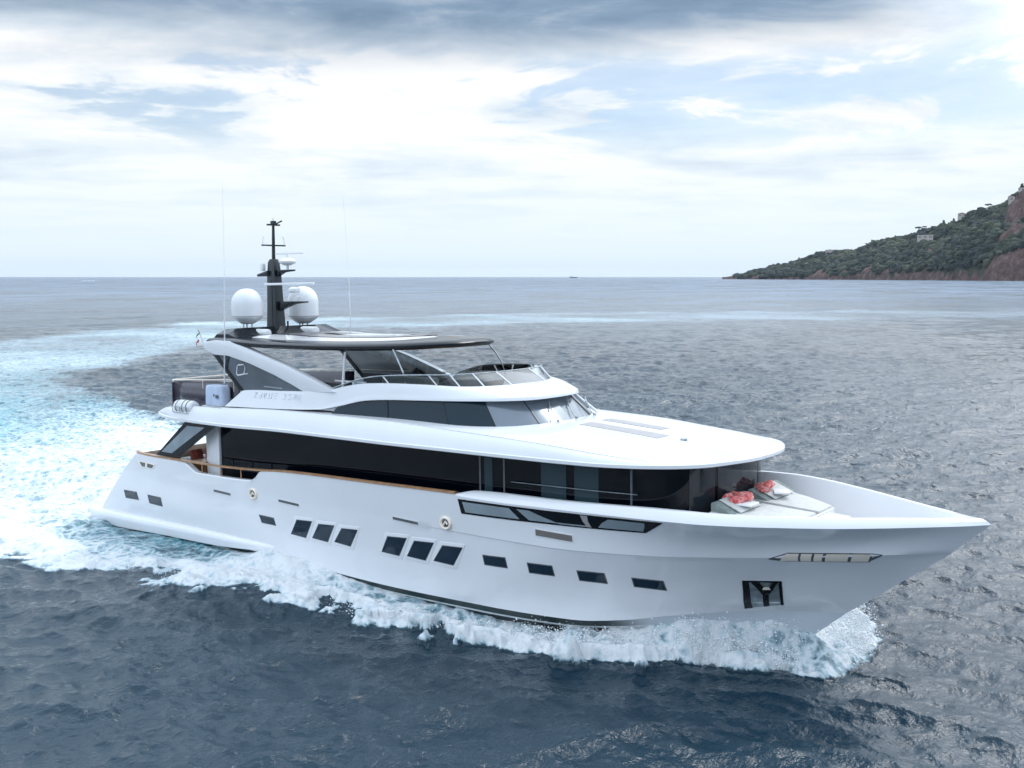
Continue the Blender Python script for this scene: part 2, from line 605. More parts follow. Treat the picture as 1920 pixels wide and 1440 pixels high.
# long spray ledge at the quarter
lx = [0.02, 0.4, 1.5, 4, 7, 10, 11.6, 12.5]
w_ = pchip(lx, [0.16, .22, .24, .24, .24, .22, .18, 0.02])(np.linspace(0.02, 12.5, 40))
xs_ = np.linspace(0.02, 12.5, 40)
zt = pchip([0.02, 4, 8, 12.5], [0.60, 0.66, 0.74, 0.78])(xs_)
zb_ = pchip([0.02, 2, 5.4, 8.9, 12.5], [0.22, 0.10, 0.22, 0.33, 0.60])(xs_)
yb_ = 3.36
LP = [np.stack([xs_, np.full(40, 3.20), zt + 0.06], 1), np.stack([xs_, yb_ + w_ * .25, zt + 0.035], 1), np.stack([xs_, yb_ + w_ * .8, zt - 0.01], 1), np.stack([xs_, yb_ + w_, zt - 0.06], 1),
      np.stack([xs_, yb_ + w_ * 1.0, (zt + zb_) / 2], 1), np.stack([xs_, yb_ + w_ * .85, zb_], 1), np.stack([xs_, np.full(40, 3.1), zb_ - 0.03], 1)]
lm = MB().mgrid(np.array(LP))
for sg in (1, -1):
    for e in (0, -1):
        lm.add([(p[e][0], p[e][1] * sg, p[e][2]) for p in LP], [tuple(range(len(LP)))])
lm.build('spray_rail', M['gel'], Y, smooth=50)

# BVH of the starboard shell for laying fittings on it
hv = [v.co.copy() for v in hull.data.vertices]
HB = BVHTree.FromPolygons(hv, [tuple(p.vertices) for p in hull.data.polygons])


def on_hull(x, z, off=0.0, sgn=-1):
    h = HB.ray_cast(Vector((x, sgn * 9, z)), Vector((0, -sgn, 0)), 12)
    if h[0] is None:
        return Vector((x, sgn * 1.0, z))
    n = h[1]
    if n.y * sgn < 0:
        n = -n
    return h[0] + n * off


def patch(quad, off, nx=4, ny=3, thick=0.02, sgn=-1, mb=None):
    """thin slab following the shell; quad = tl, tr, br, bl in (x, z)"""
    tl, tr, br, bl = (np.array(q, float) for q in quad)
    G = []
    for j in range(ny + 1):
        v = j / ny
        row = []
        for i in range(nx + 1):
            u = i / nx
            p = (tl * (1 - u) + tr * u) * (1 - v) + (bl * (1 - u) + br * u) * v
            row.append(on_hull(p[0], p[1], off, sgn))
        G.append(row)
    G = np.array([[tuple(p) for p in r] for r in G])
    B = np.array(G)
    B[..., 1] -= sgn * thick
    mb = mb or MB()
    mb.grid(G)
    mb.grid(B)
    for a, b in ((G[0], B[0]), (G[-1], B[-1]), (G[:, 0], B[:, 0]), (G[:, -1], B[:, -1])):
        mb.grid(np.array([a, b]))
    return mb


def shrink(quad, d):
    q = np.array(quad, float)
    c = q.mean(0)
    out = []
    for p in q:
        v = p - c
        out.append(tuple(c + v * np.maximum(0.05, 1 - d / np.maximum(np.abs(v), 1e-3))))
    return out


def port_light(quad, framed, n):
    if framed:
        f = patch(shrink(quad, -0.12), 0.014, 5, 4, 0.05).build('porthole', M['gel'], Y, smooth=40, bevel=0.015, merge=0.001)
        # recessed sill: dark reveal then pane
        patch(shrink(quad, -0.02), 0.019, 4, 3, 0.02).build('reveal', M['louver'], f)
        patch(quad, 0.025, 4, 3, 0.02).build('pane', M['glass_port'], f)
    else:
        f = patch(shrink(quad, -0.03), 0.006, 4, 2, 0.02).build('porthole', M['louver'], Y)
        patch(quad, 0.012, 4, 2, 0.02).build('pane', M['glass_port'], f)


ports_small = [[(2.66, 1.61), (3.57, 1.63), (3.70, 1.37), (2.76, 1.34)], [(4.41, 1.62), (5.3, 1.62), (5.39, 1.32), (4.5, 1.34)],
               [(11.51, 1.77), (12.27, 1.76), (12.37, 1.55), (11.64, 1.55)], [(21.62, 1.92), (22.38, 1.96), (22.43, 1.70), (21.67, 1.68)],
               [(23.15, 1.92), (23.89, 1.94), (23.92, 1.68), (23.18, 1.67)], [(24.66, 1.9), (25.40, 1.92), (25.43, 1.66), (24.68, 1.65)],
               [(26.17, 1.88), (26.92, 1.87), (26.95, 1.63), (26.18, 1.66)]]
ports_big = [[(13.55, 1.88), (14.31, 1.93), (13.93, 1.34), (13.19, 1.37)], [(14.66, 1.89), (15.40, 1.94), (15.02, 1.36), (14.28, 1.39)], [(15.77, 1.9), (16.5, 1.95), (16.1, 1.38), (15.37, 1.42)],
             [(17.85, 1.94), (18.65, 2.0), (18.27, 1.41), (17.54, 1.43)], [(18.98, 1.965), (19.76, 2.02), (19.37, 1.44), (18.63, 1.46)], [(20.12, 1.99), (20.88, 2.04), (20.47, 1.47), (19.72, 1.49)]]
for i, q in enumerate(ports_small):
    port_light(q, False, i)
for i, q in enumerate(ports_big):
    port_light(q, True, i)
# slot vents
for (x, z, ln, m_) in ((9.40, 2.33, 1.0, 'louver'), (13.15, 2.42, 1.05, 'louver'), (18.65, 2.555, 1.05, 'louver'), (24.1, 2.86, 1.15, 'bronze')):
    hh = 0.055 if m_ == 'louver' else 0.10
    v = patch([(x - ln / 2 - .03, z + hh + .03), (x + ln / 2 + .03, z + hh), (x + ln / 2 + .03, z - hh - .03), (x - ln / 2 - .03, z - hh)], 0.010, 6, 1).build('vent', M['gel'], Y)
    patch([(x - ln / 2, z + hh), (x + ln / 2, z + hh - .03), (x + ln / 2, z - hh), (x - ln / 2, z - hh + .03)], 0.020, 6, 1).build('louvre', M[m_], v)
# round hawse fittings
for x, z in ((11.23, 2.50), (20.32, 2.71)):
    c = on_hull(x, z, 0.0)
    r_ = 0.16
    m_ = MB()
    ring = []
    for k in range(20):
        a = 2 * math.pi * k / 20
        ring.append([(c.x + (r_ + .045 * math.cos(b)) * math.cos(a) * 1.15, c.y - .02 - .05 * math.sin(b), c.z + (r_ + .045 * math.cos(b)) * math.sin(a)) for b in (2 * math.pi * q / 8 for q in range(8))])
    ring.append(ring[0])
    m_.grid(np.array(ring), wrap=True)
    f = m_.build('fairlead', M['chrome'], Y)
    m_ = MB()
    m_.add([(c.x + r_ * 1.1 * math.cos(2 * math.pi * k / 20), c.y - .025, c.z + r_ * math.sin(2 * math.pi * k / 20)) for k in range(20)], [tuple(range(20))])
    m_.build('opening', M['louver'], f)
    MB().tube([(c.x - .08, c.y - .05, c.z - .08), (c.x + .03, c.y - .06, c.z + .06), (c.x + .09, c.y - .05, c.z - .02)], 0.03, 6).build('bollard', M['chrome'], f)
# aft mooring opening near the transom
f = patch([(3.75, 2.93), (5.05, 2.89), (4.92, 2.72), (4.05, 2.71)], 0.02, 6, 2).build('fairlead', M['chrome'], Y, label='long steel mooring fairlead at the stern')
patch([(3.95, 2.90), (4.35, 2.89), (4.33, 2.74), (4.10, 2.74)], 0.03, 3, 2).build('opening', M['louver'], f)
patch([(4.5, 2.89), (4.95, 2.87), (4.85, 2.74), (4.50, 2.74)], 0.03, 3, 2).build('opening', M['louver'], f)

# long wedge window in the raised bulwark (both sides)
for sg in (-1, 1):
    fm = MB()
    top = [(20.84, 3.50), (22.4, 3.52), (24.0, 3.545), (25.8, 3.60), (27.45, 3.66)]
    bot = [(20.95, 3.08), (22.8, 3.12), (24.9, 3.19), (25.8, 3.23), (26.85, 3.28)]
    tf = lambda u, A: (np.interp(u, np.linspace(0, 1, 5), [a[0] for a in A]), np.interp(u, np.linspace(0, 1, 5), [a[1] for a in A]))

    def strip(u0, u1, v0, v1, off, n=10, u0b=None, u1b=None):
        G = []
        for j in range(3):
            v = v0 + (v1 - v0) * j / 2
            row = []
            for i in range(n + 1):
                ua = u0 + (u1 - u0) * i / n
                ub_ = (u0 if u0b is None else u0b) + ((u1 if u1b is None else u1b) - (u0 if u0b is None else u0b)) * i / n
                s_ = j / 2
                u = ua * (1 - s_) + ub_ * s_
                a, b = tf(u, top), tf(u, bot)
                x, z = a[0] * (1 - v) + b[0] * v, a[1] * (1 - v) + b[1] * v
                row.append(tuple(on_hull(x, z, off, sg)))
            G.append(row)
        G = np.array(G)
        B = np.array(G)
        B[..., 1] -= sg * 0.02
        m_ = MB().grid(G).grid(B)
        for a, b in ((G[0], B[0]), (G[-1], B[-1]), (G[:, 0], B[:, 0]), (G[:, -1], B[:, -1])):
            m_.grid(np.array([a, b]))
        return m_
    fr = strip(0, 1, 0, 1, 0.012, 20).build('bulwark_window', M['black'], Y)
    strip(0.025, 0.285, 0.16, 0.86, 0.022).build('pane', M['glass_grey'], fr)
    strip(0.325, 0.385, 0.16, 0.86, 0.022, 3, 0.325, 0.44).build('pane', M['glass_grey'], fr)
    strip(0.44, 0.60, 0.80, 0.90, 0.024, 6).build('pane', M['glass_grey'], fr)
    strip(0.64, 0.67, 0.05, 0.90, 0.024, 2, 0.595, 0.625).build('mullion', M['solar'], fr)
    strip(0.76, 0.93, 0.16, 0.86, 0.022, 6, 0.68, 0.97).build('pane', M['glass_grey'], fr)

# port bulwark window seen from inside
G = []
for j in range(3):
    v = j / 2
    row = []
    for i in range(13):
        u = i / 12
        x = 25.6 + (28.65 - .25 * v - 25.6) * u
        cz = 3.70 - 0.36 * v - 0.02 * u
        yy = float(np.interp(x, stx, LCi[:, 1])) - 0.045
        row.append((x, yy, cz))
    G.append(row)
MB().grid(np.array(G)).build('bulwark_window', M['glass_grey'], Y, label='grey window inside the far bulwark')

# polished bow fairlead
def fq(u, v):
    return (30.05 + 1.75 * u - .06 * v * (1 - u) - .12 * v * u, 2.98 + .06 * u - .235 * v)


f = patch([fq(-.01, -.05), fq(1.01, -.05), fq(1.01, 1.05), fq(-.01, 1.05)], 0.010, 14, 2, 0.02)
patch([(29.60, 2.80), (30.05, 2.99), (30.0, 2.73), (29.62, 2.77)], 0.010, 4, 1, 0.02, mb=f)
patch([(31.80, 3.05), (32.0, 3.03), (31.97, 2.99), (31.66, 2.80)], 0.010, 2, 1, 0.02, mb=f)
f = f.build('bow_fairlead', M['louver'], Y)
for a, b in ((-.10, 0.13), (0.16, 0.29), (0.32, 0.42), (0.46, 0.73), (0.77, 0.98)):
    patch([fq(max(a, -.02), .06), fq(b, .06), fq(b, .94), fq(a, .94)], 0.022, 4, 2, 0.012).build('polished_plate', M['chrome'], f)

# anchor pocket
pk = [(28.80, 2.06), (29.66, 2.09), (29.53, 1.35), (28.61, 1.16)]
f = patch(pk, 0.010, 5, 4).build('anchor_pocket', M['steel'], Y)


def pq(u, v):
    a = np.array(pk, float)
    return tuple((a[0] * (1 - u) + a[1] * u) * (1 - v) + (a[3] * (1 - u) + a[2] * u) * v)


for quad in ([pq(0, 0), pq(.16, 0), pq(.2, 1), pq(0, 1)], [pq(.92, 0), pq(1, 0), pq(1, 1), pq(.93, 1)], [pq(.16, 0), pq(.92, 0), pq(.92, .05), pq(.16, .05)]):
    patch(quad, 0.022, 3, 3, 0.015).build('shadow_edge', M['black'], f)
for quad in ([pq(.22, .02), pq(.40, .02), pq(.60, .42), pq(.50, .50)], [pq(.78, .02), pq(.90, .02), pq(.66, .50), pq(.56, .42)], [pq(.50, .5), pq(.64, .5), pq(.63, .95), pq(.50, .95)]):
    patch(quad, 0.05, 3, 3, 0.04).build('anchor', M['black'], f)
patch([pq(.53, .20), pq(.66, .20), pq(.70, .30), pq(.49, .30)], 0.06, 3, 1, 0.03).build('anchor_crown', M['chrome'], f)

# teak rail and stanchions over the boarding gap
rail = [(3.5, 3.30, 3.27), (3.63, 3.40, 3.265), (5.0, 3.455, 3.225), (7.0, 3.51, 3.255), (9, 3.54, 3.275), (11.7, 3.56, 3.385), (13.1, 3.58, 3.49), (17.4, 3.60, 3.60), (20.75, 3.57, 3.665)]
rc = outline(rail, 60)
tm = MB()
for sg in (1, -1):
    P = [np.stack([rc[:, 0], sg * (rc[:, 1] + a), rc[:, 2] + b], 1) for a, b in ((0.03, -0.035), (0.03, 0.02), (-0.10, 0.02), (-0.10, -0.035))]
    tm.grid(np.array(P).transpose(1, 0, 2), wrap=True)
tm.build('teak_cap_rail', M['teak'], Y)
for x in (8.2, 9.37, 10.53):
    for sg in (-1, 1):
        MB().tube([(x, sg * 3.50, 2.88), (x, sg * 3.50, 3.24 + (x - 8) * .03)], 0.025, 8).build('stanchion', M['teak'], Y)
MB().grid(np.array([[(x, sg * min(3.36, float(ykn(x)) - 0.10), 2.56 if x < 20.6 else 2.96) for sg in (-1, 1)] for x in np.r_[np.linspace(3.6, 20.5, 8), np.linspace(20.7, 31.6, 20)]])).build('main_deck', M['teakdeck'], Y)

# ------------------------------------------------------------------ main deck house (black glass)
hp = [(8.45, 2.82), (15, 2.85), (20, 2.85), (25.0, 2.82), (26.4, 2.74), (27.05, 2.52), (27.5, 2.05), (27.78, 1.3), (27.9, 0.5), (27.92, 0.0)]
ho = outline([(a, b, 0) for a, b in hp], 64)


def house_wall(s0, s1, z0, z1, off, sides=(1, -1)):
    m_ = MB()
    s = np.linspace(0, 1, 64)
    pts = []
    k = max(2, int((s1 - s0) * 80) + 2)
    for q in np.linspace(s0, s1, k):
        x, y = np.interp(q, s, ho[:, 0]), np.interp(q, s, ho[:, 1])
        dx, dy = np.interp(min(q + .01, 1), s, ho[:, 0]) - np.interp(q - .01, s, ho[:, 0]), np.interp(min(q + .01, 1), s, ho[:, 1]) - np.interp(q - .01, s, ho[:, 1])
        n = np.array([-dy, dx])
        n = n / np.linalg.norm(n)
        if n[1] < 0 and n[0] < 0:
            n = -n
        pts.append((x + abs(n[0]) * off, y + abs(n[1]) * off))
    for sg in sides:
        g = np.array([[(x, y * sg, z) for x, y in pts] for z in (z0, (z0 + z1) / 2, z1)])
        m_.grid(g, flip=sg < 0)
    return m_


dh = house_wall(0, 1, 2.4, 5.0, 0.0)
dh.add([(8.45, 2.82, 2.4), (8.45, -2.82, 2.4), (8.45, -2.82, 5), (8.45, 2.82, 5)], [(0, 1, 2, 3)])
house = dh.build('deckhouse_glazing', M['glass_dark'], Y, smooth=30)


def s_at(x):
    return float(np.interp(x, ho[:, 0], np.linspace(0, 1, 64)))


for x in (21.05, 21.95, 26.15):
    house_wall(s_at(x), s_at(x + 0.06), 2.6, 4.95, 0.012, (-1,)).build('mullion', M['louver'], house)
house_wall(s_at(21.25), s_at(21.55), 2.6, 4.95, 0.01, (-1,)).build('inner_post', M['curtain'], house)
for a, b in ((23.30, 24.15), (24.42, 25.20)):
    house_wall(s_at(a), s_at(b), 2.6, 4.95, 0.012, (-1,)).build('curtain', M['curtain'], house)
house_wall(0.945, 1.0, 2.6, 4.9, 0.010).build('front_pane', M['glass_front'], house)
for sg in (1, -1):
    house_wall(0.90, 0.940, 2.6, 4.9, 0.010, (sg,)).build('front_pane', M['glass_front'], house)
# inner handrail line
m_ = MB()
m_.tube([(22.3, -2.93, 4.05), (25.2, -2.91, 4.12), (26.4, -2.84, 4.15)], 0.012, 5)
m_.build('handrail', M['steel'], house)
# white aft corner pillars and sloping aft wing glass
for sg in (-1, 1):
    MB().prism([(7.62, 2.5), (8.42, 2.5), (8.42, 4.72), (8.10, 4.72), (7.62, 4.2)], 1, sg * 2.90, sg * 2.72).build('corner_pillar', M['gel'], Y, bevel=0.02)
    fr = [(7.02, 4.70), (9.0, 4.72), (6.35, 3.26), (4.98, 3.26)]
    wg = MB().prism(fr, 1, sg * 3.36, sg * 3.30).build('aft_wing_screen', M['black'], Y)
    inner = [(7.15, 4.55), (8.25, 4.57), (6.05, 3.42), (5.35, 3.42)]
    MB().prism(inner, 1, sg * 3.372, sg * 3.288).build('pane', M['glass_grey'], wg)

# ------------------------------------------------------------------ upper deck shell
ud = [  # x, yb, zb, yk, zk
    (5.05, 3.20, 4.84, 3.15, 4.90), (5.35, 3.42, 4.81, 3.32, 5.02), (5.9, 3.54, 4.77, 3.40, 5.18), (6.6, 3.60, 4.74, 3.40, 5.27), (9.4, 3.62, 4.72, 3.34, 5.38),
    (13.3, 3.62, 4.79, 3.30, 5.50), (17.2, 3.62, 4.79, 3.28, 5.50), (20.7, 3.58, 4.81, 3.28, 5.41), (23.4, 3.49, 4.82, 3.24, 5.31),
    (25.2, 3.36, 4.83, 3.12, 5.18), (26.5, 3.16, 4.87, 2.95, 5.09), (27.4, 2.80, 4.90, 2.60, 5.04), (28.05, 2.25, 4.92, 2.06, 5.03),
    (28.5, 1.45, 4.95, 1.32, 5.04), (28.74, 0.70, 4.96, 0.64, 5.04), (28.80, 0.0, 4.97, 0.0, 5.04)]
ob = outline([(a, b, c) for a, b, c, _, _ in ud], 110)
kx = [a if i < 12 else a - (0.02 + 0.02 * (i - 11)) for i, (a, *_r) in enumerate(ud)]
ok = outline([(kx[i], p[3], p[4]) for i, p in enumerate(ud)], 110)
# keep the two curves matched station by station in x
sb = np.linspace(0, 1, 110)
ok[:, 0] = ob[:, 0] - np.clip((ob[:, 0] - 27) / 2, 0, 1) * 0.08
kb = np.array([(p[0], p[3], p[4]) for p in ud])
Lb_ = np.r_[0, np.cumsum(np.linalg.norm(np.diff(np.array([(a, b, c) for a, b, c, _, _ in ud]), axis=0), axis=1))]
Lb_ /= Lb_[-1]
ok[:, 1] = pchip(Lb_, kb[:, 1])(sb)
ok[:, 2] = pchip(Lb_, kb[:, 2])(sb)


def inset(P, d):
    t = np.gradient(P[:, :2], axis=0)
    n = np.stack([t[:, 1], -t[:, 0]], 1)
    n /= np.linalg.norm(n, axis=1)[:, None]
    Q = P.copy()
    Q[:, :2] += n * d          # moves inboard for a curve running aft->bow on +y side
    Q[:, 1] = np.maximum(Q[:, 1], 0)
    return Q


def shift(P, dz):
    Q = P.copy()
    Q[:, 2] += dz
    return Q


chk = inset(ob, 0.1)
sgn_in = 1 if chk[40, 1] < ob[40, 1] else -1


def ins(P, d):
    return inset(P, d * sgn_in)


lip = [shift(ins(ob, 0.45), 0.06), shift(ins(ob, 0.04), 0.0), shift(ins(ob, 0.0), 0.02), shift(ob, 0.10), shift(ins(ob, 0.035), 0.125)]
a0 = lip[-1]
for t in (0.25, 0.5, 0.75):
    P = a0 * (1 - t) + ok * t
    P = ins(P, -0.035 * math.sin(math.pi * t))
    lip.append(P)
ko = ok.copy()
lip.append(shift(ins(ok, -0.005), -0.03))
lip.append(ok)
zc_f = pchip([5, 9, 14, 20, 22.5, 24.5, 26.5, 27.8, 28.8], [4.98, 5.2, 5.44, 5.50, 5.49, 5.38, 5.22, 5.11, 5.04])
for t in (0.04, 0.12, 0.25, 0.4, 0.6, 0.8, 1.0):
    P = ok.copy()
    P[:, 1] = ok[:, 1] * (1 - t)
    zc = zc_f(ok[:, 0])
    P[:, 2] = ok[:, 2] + (zc - ok[:, 2]) * (1 - (1 - t) ** 2.2) + 0.02 * min(1, t / 0.12)
    P[-1] = ok[-1]
    lip.append(P)
udm = MB().mgrid(np.array(lip))
# soffit
sf = [shift(ins(ob, 0.45), 0.055).copy() for _ in range(2)]
sf[1][:, 1] = 0
udm.mgrid(np.array(sf))
ns = len(lip)
endp = [p[0] for p in lip]
udm.add([tuple(p) for p in endp] + [(p[0], -p[1], p[2]) for p in endp[::-1]], [tuple(range(2 * ns))])
upper = udm.build('upper_deck', M['gel'], Y, smooth=24, merge=0.002)

# deck panels and vent on the forward roof
uv_ = [v.co.copy() for v in upper.data.vertices]
UB = BVHTree.FromPolygons(uv_, [tuple(p.vertices) for p in upper.data.polygons])


def on_roof(x, y, off=0.0):
    h = UB.ray_cast(Vector((x, y, 9)), Vector((0, 0, -1)), 8)
    return (x, y, h[0].z + off) if h[0] is not None else (x, y, 5.3)


def roof_panel(x0, x1, y0, y1, name, m, off=0.012, th=0.02):
    G = np.array([[on_roof(x0 + (x1 - x0) * i / 6, y0 + (y1 - y0) * j / 3, off) for i in range(7)] for j in range(4)])
    B = G.copy()
    B[..., 2] -= th
    m_ = MB().grid(G).grid(B)
    for a, b in ((G[0], B[0]), (G[-1], B[-1]), (G[:, 0], B[:, 0]), (G[:, -1], B[:, -1])):
        m_.grid(np.array([a, b]))
    return m_.build(name, m, Y)


roof_panel(23.1, 25.75, -0.72, -0.12, 'deck_panel', M['solar'])
roof_panel(23.1, 25.15, 0.45, 0.95, 'deck_panel', M['solar'])
MB().lathe([(0.0, 0.0), (0.10, 0.0), (0.09, 0.05), (0.0, 0.07)], (26.35, -0.35, on_roof(26.35, -0.35)[2]), 12).build('deck_vent', M['steel'], Y)

# ------------------------------------------------------------------ flybridge coaming and wheelhouse
NS = 120
brow = outline([(9.38, 3.29, 5.42), (12, 3.27, 5.50), (14.3, 3.10, 5.60), (15.2, 3.0, 5.76), (16.4, 2.88, 6.0), (17.6, 2.80, 6.08), (18.8, 2.70, 6.12), (19.8, 2.50, 6.145), (20.65, 2.18, 6.16), (21.3, 1.72, 6.165), (21.75, 1.10, 6.17), (21.88, .5, 6.175), (21.90, 0, 6.175)], NS)
crst = outline([(9.36, 3.24, 5.42), (9.9, 3.17, 5.76), (10.38, 3.12, 6.03), (12.5, 3.08, 6.11), (14.6, 3.0, 6.22), (15.2, 2.92, 6.36), (16.2, 2.78, 6.52), (17.4, 2.70, 6.575), (18.6, 2.58, 6.58), (19.5, 2.33, 6.56), (20.1, 1.95, 6.55), (20.5, 1.40, 6.55), (20.72, .75, 6.55), (20.78, 0, 6.55)], NS)
# match stations: resample crest by the brow's x on the side part
cx = np.interp(np.linspace(0, 1, NS), [0, 1], [0, 1])
tot = []
for i in range(NS):
    tot.append(cx[i])
# remap crest parameter so side points share x
cxs = crst[:, 0]
par = np.zeros(NS)
split = 19.0
for i in range(NS):
    bx = brow[i, 0]
    if bx <= split:
        par[i] = np.interp(bx, cxs, np.linspace(0, 1, NS))
    else:
        pb = np.interp(split, brow[:, 0], np.linspace(0, 1, NS))
        pc = np.interp(split, cxs, np.linspace(0, 1, NS))
        par[i] = pc + (i / (NS - 1) - pb) / (1 - pb) * (1 - pc)
crs = np.stack([np.interp(par, np.linspace(0, 1, NS), crst[:, k]) for k in range(3)], 1)
wrows = [shift(ins(brow, 0.35), 0.03), shift(ins(brow, 0.02), -0.0), brow, shift(brow, 0.05), shift(ins(brow, 0.02), 0.10)]
wgt = np.clip((brow[:, 0] - 14.0) / 2.0, 0, 1)[:, None]
for k in (1, 3, 4):
    wrows[k] = brow * (1 - wgt) + wrows[k] * wgt
wrows[0] = ins(brow, 0.02) * (1 - wgt) + wrows[0] * wgt
base = wrows[-1]
for t in (0.2, 0.4, 0.6, 0.8, 0.93):
    P = base * (1 - t) + crs * t
    bul = np.clip((brow[:, 0] - 15) / 3, 0, 1)
    P = ins(P, 0.0)
    P[:, 2] += 0.07 * np.sin(math.pi * t) * bul
    wrows.append(P)
wrows.append(crs)
c_in = ins(crs, 0.10)
wrows.append(c_in)
low = ins(crs, 0.14)
low[:, 2] = np.minimum(low[:, 2] - 0.02, 5.55)
wrows.append(low)
wm = MB().mgrid(np.array(wrows))
coam = wm.build('flybridge_coaming', M['gel'], Y, smooth=30, merge=0.002)
fl = ins(crs, 0.12)
MB().grid(np.array([[(p[0], p[1], 5.62), (p[0], -p[1], 5.62)] for p in fl])).build('flybridge_deck', M['teakdeck'], Y)

# wheelhouse glass band
Wt = outline([(15.1, 2.98, 5.72), (16.4, 2.82, 5.99), (17.6, 2.72, 6.08), (18.8, 2.62, 6.13), (19.8, 2.42, 6.155), (20.6, 2.02, 6.17), (21.1, 1.48, 6.18), (21.42, 0.8, 6.185), (21.5, 0, 6.19)], 90)
Wb = outline([(14.9, 3.06, 5.56), (16.4, 2.96, 5.51), (18.0, 2.90, 5.45), (20.0, 2.82, 5.42), (21.1, 2.50, 5.41), (21.85, 1.95, 5.43), (22.22, 1.2, 5.47), (22.38, .5, 5.49), (22.4, 0, 5.49)], 90)
nglass = []
for k, (a, b, nm, mm) in enumerate(((0, 24, 'side_pane', 'glass_wheel'), (24, 48, 'side_pane', 'glass_wheel'), (48, 63, 'side_pane', 'glass_wheel'), (63, 89, 'windscreen', 'glass_screen'))):
    for sg in (1, -1):
        A, B = Wt[a:b + 1].copy(), Wb[a:b + 1].copy()
        B[:, 2] -= 0.06
        g = np.array([A * (1 - t) + B * t for t in (0, .33, .66, 1)])
        g[..., 1] *= sg
        MB().grid(g, flip=sg < 0).build(nm, M[mm], coam if False else Y, smooth=60)
for k in (24, 48, 63, 76):
    for sg in (1, -1):
        a, b = Wt[k].copy(), Wb[k].copy()
        a[0] += .01; b[0] += .01
        MB().tube([(a[0], a[1] * sg * 1.005, a[2]), (b[0], b[1] * sg * 1.003, b[2] - .05)], 0.013, 6).build('window_mullion', M['black'], Y)
for sg in (1,):          # far-side windscreen pillar
    MB().tube([(21.18, sg * 1.50, 6.20), (22.10, sg * 1.72, 5.53)], 0.05, 8).build('screen_pillar', M['gel'], Y)
for yy in (-0.9, 0.05, 1.0):
    wp = MB()
    bz = 5.55
    wp.tube([(22.45, yy, bz), (22.25, yy + .1, 5.66), (21.85, yy + .42, 5.95)], 0.014, 6)
    wp.tube([(21.95, yy + .28, 5.86), (21.72, yy + .55, 6.03)], 0.02, 6)
    wp.lathe([(0, 0), (.05, 0), (.045, .07), (0, .09)], (22.46, yy, bz - .02), 10)
    wp.build('wiper', M['steel'], Y)
# faint raised lettering on the coaming (unreadable strokes) and a crease moulding
xx = 11.0
rr = random.Random(3)
for k in range(10):
    if k == 5:
        xx += 0.18
        continue
    h_ = 0.17
    lt = MB()
    zz = 5.83 + (xx - 11) * 0.02
    yk_ = lambda z: -(3.275 - (z - 5.46) * 0.28) - 0.012
    for (x0, z0, x1, z1) in rr.sample([(0, 0, 0, 1), (0, 1, .7, 1), (0, .5, .7, .5), (.7, 0, .7, 1), (0, 0, .7, 0), (0, 0, .7, 1)], 3):
        a = Vector((xx + x0 * .2, 0, zz + z0 * h_))
        b = Vector((xx + x1 * .2, 0, zz + z1 * h_))
        a.y, b.y = yk_(a.z), yk_(b.z)
        lt.tube([a, b], 0.009, 4)
    xx += 0.27
    lt.build('letter', M['letter'], coam)

# flybridge wind screen
top_l = outline([(14.9, 2.93, 6.33), (15.6, 2.84, 6.55), (16.6, 2.74, 6.76), (18, 2.66, 6.86), (19.2, 2.42, 6.90), (19.7, 1.95, 6.91), (19.95, 1.3, 6.91), (20.05, .6, 6.91), (20.07, 0, 6.91)], 80)
bs = crst[np.searchsorted(crst[:, 0], 14.9):]
bsl = outline([tuple(p) for p in bs[::6]] + [tuple(bs[-1])], 80)
bsl = ins(bsl, 0.05)
ws = MB()
for sg in (1, -1):
    g = np.array([bsl * (1 - t) + top_l * t for t in (0, .5, 1)])
    g[..., 1] *= sg
    ws.grid(g, flip=sg < 0)
wsc = ws.build('fly_windscreen', M['clear'], Y, smooth=60)
m_ = MB()
for sg in (1, -1):
    m_.tube([(p[0], p[1] * sg, p[2]) for p in top_l[::3]] + [tuple(top_l[-1])], 0.022, 6)
m_.build('top_rail', M['steel'], wsc)
for k in (24, 44, 52, 60, 70):
    for sg in (1, -1):
        MB().tube([(bsl[k][0], bsl[k][1] * sg, bsl[k][2]), (top_l[k][0], top_l[k][1] * sg, top_l[k][2])], 0.022, 6).build('mullion', M['gel'], wsc)

# helm console and seats behind the screen
MB().prism([(17.4, 5.6), (18.6, 5.6), (18.9, 6.5), (18.2, 6.62), (17.8, 6.45), (17.4, 6.3)], 1, -1.1, 1.0).build('helm_console', M['black'], Y, bevel=0.04)
MB().box((14.0, 1.5, 5.95), (2.2, 0.8, 0.7)).build('fly_sofa', M['cush_dark'], Y, bevel=0.08)
MB().box((14.0, -1.4, 5.9), (2.4, 0.6, 0.6)).build('fly_sofa', M['cush_dark'], Y, bevel=0.08)

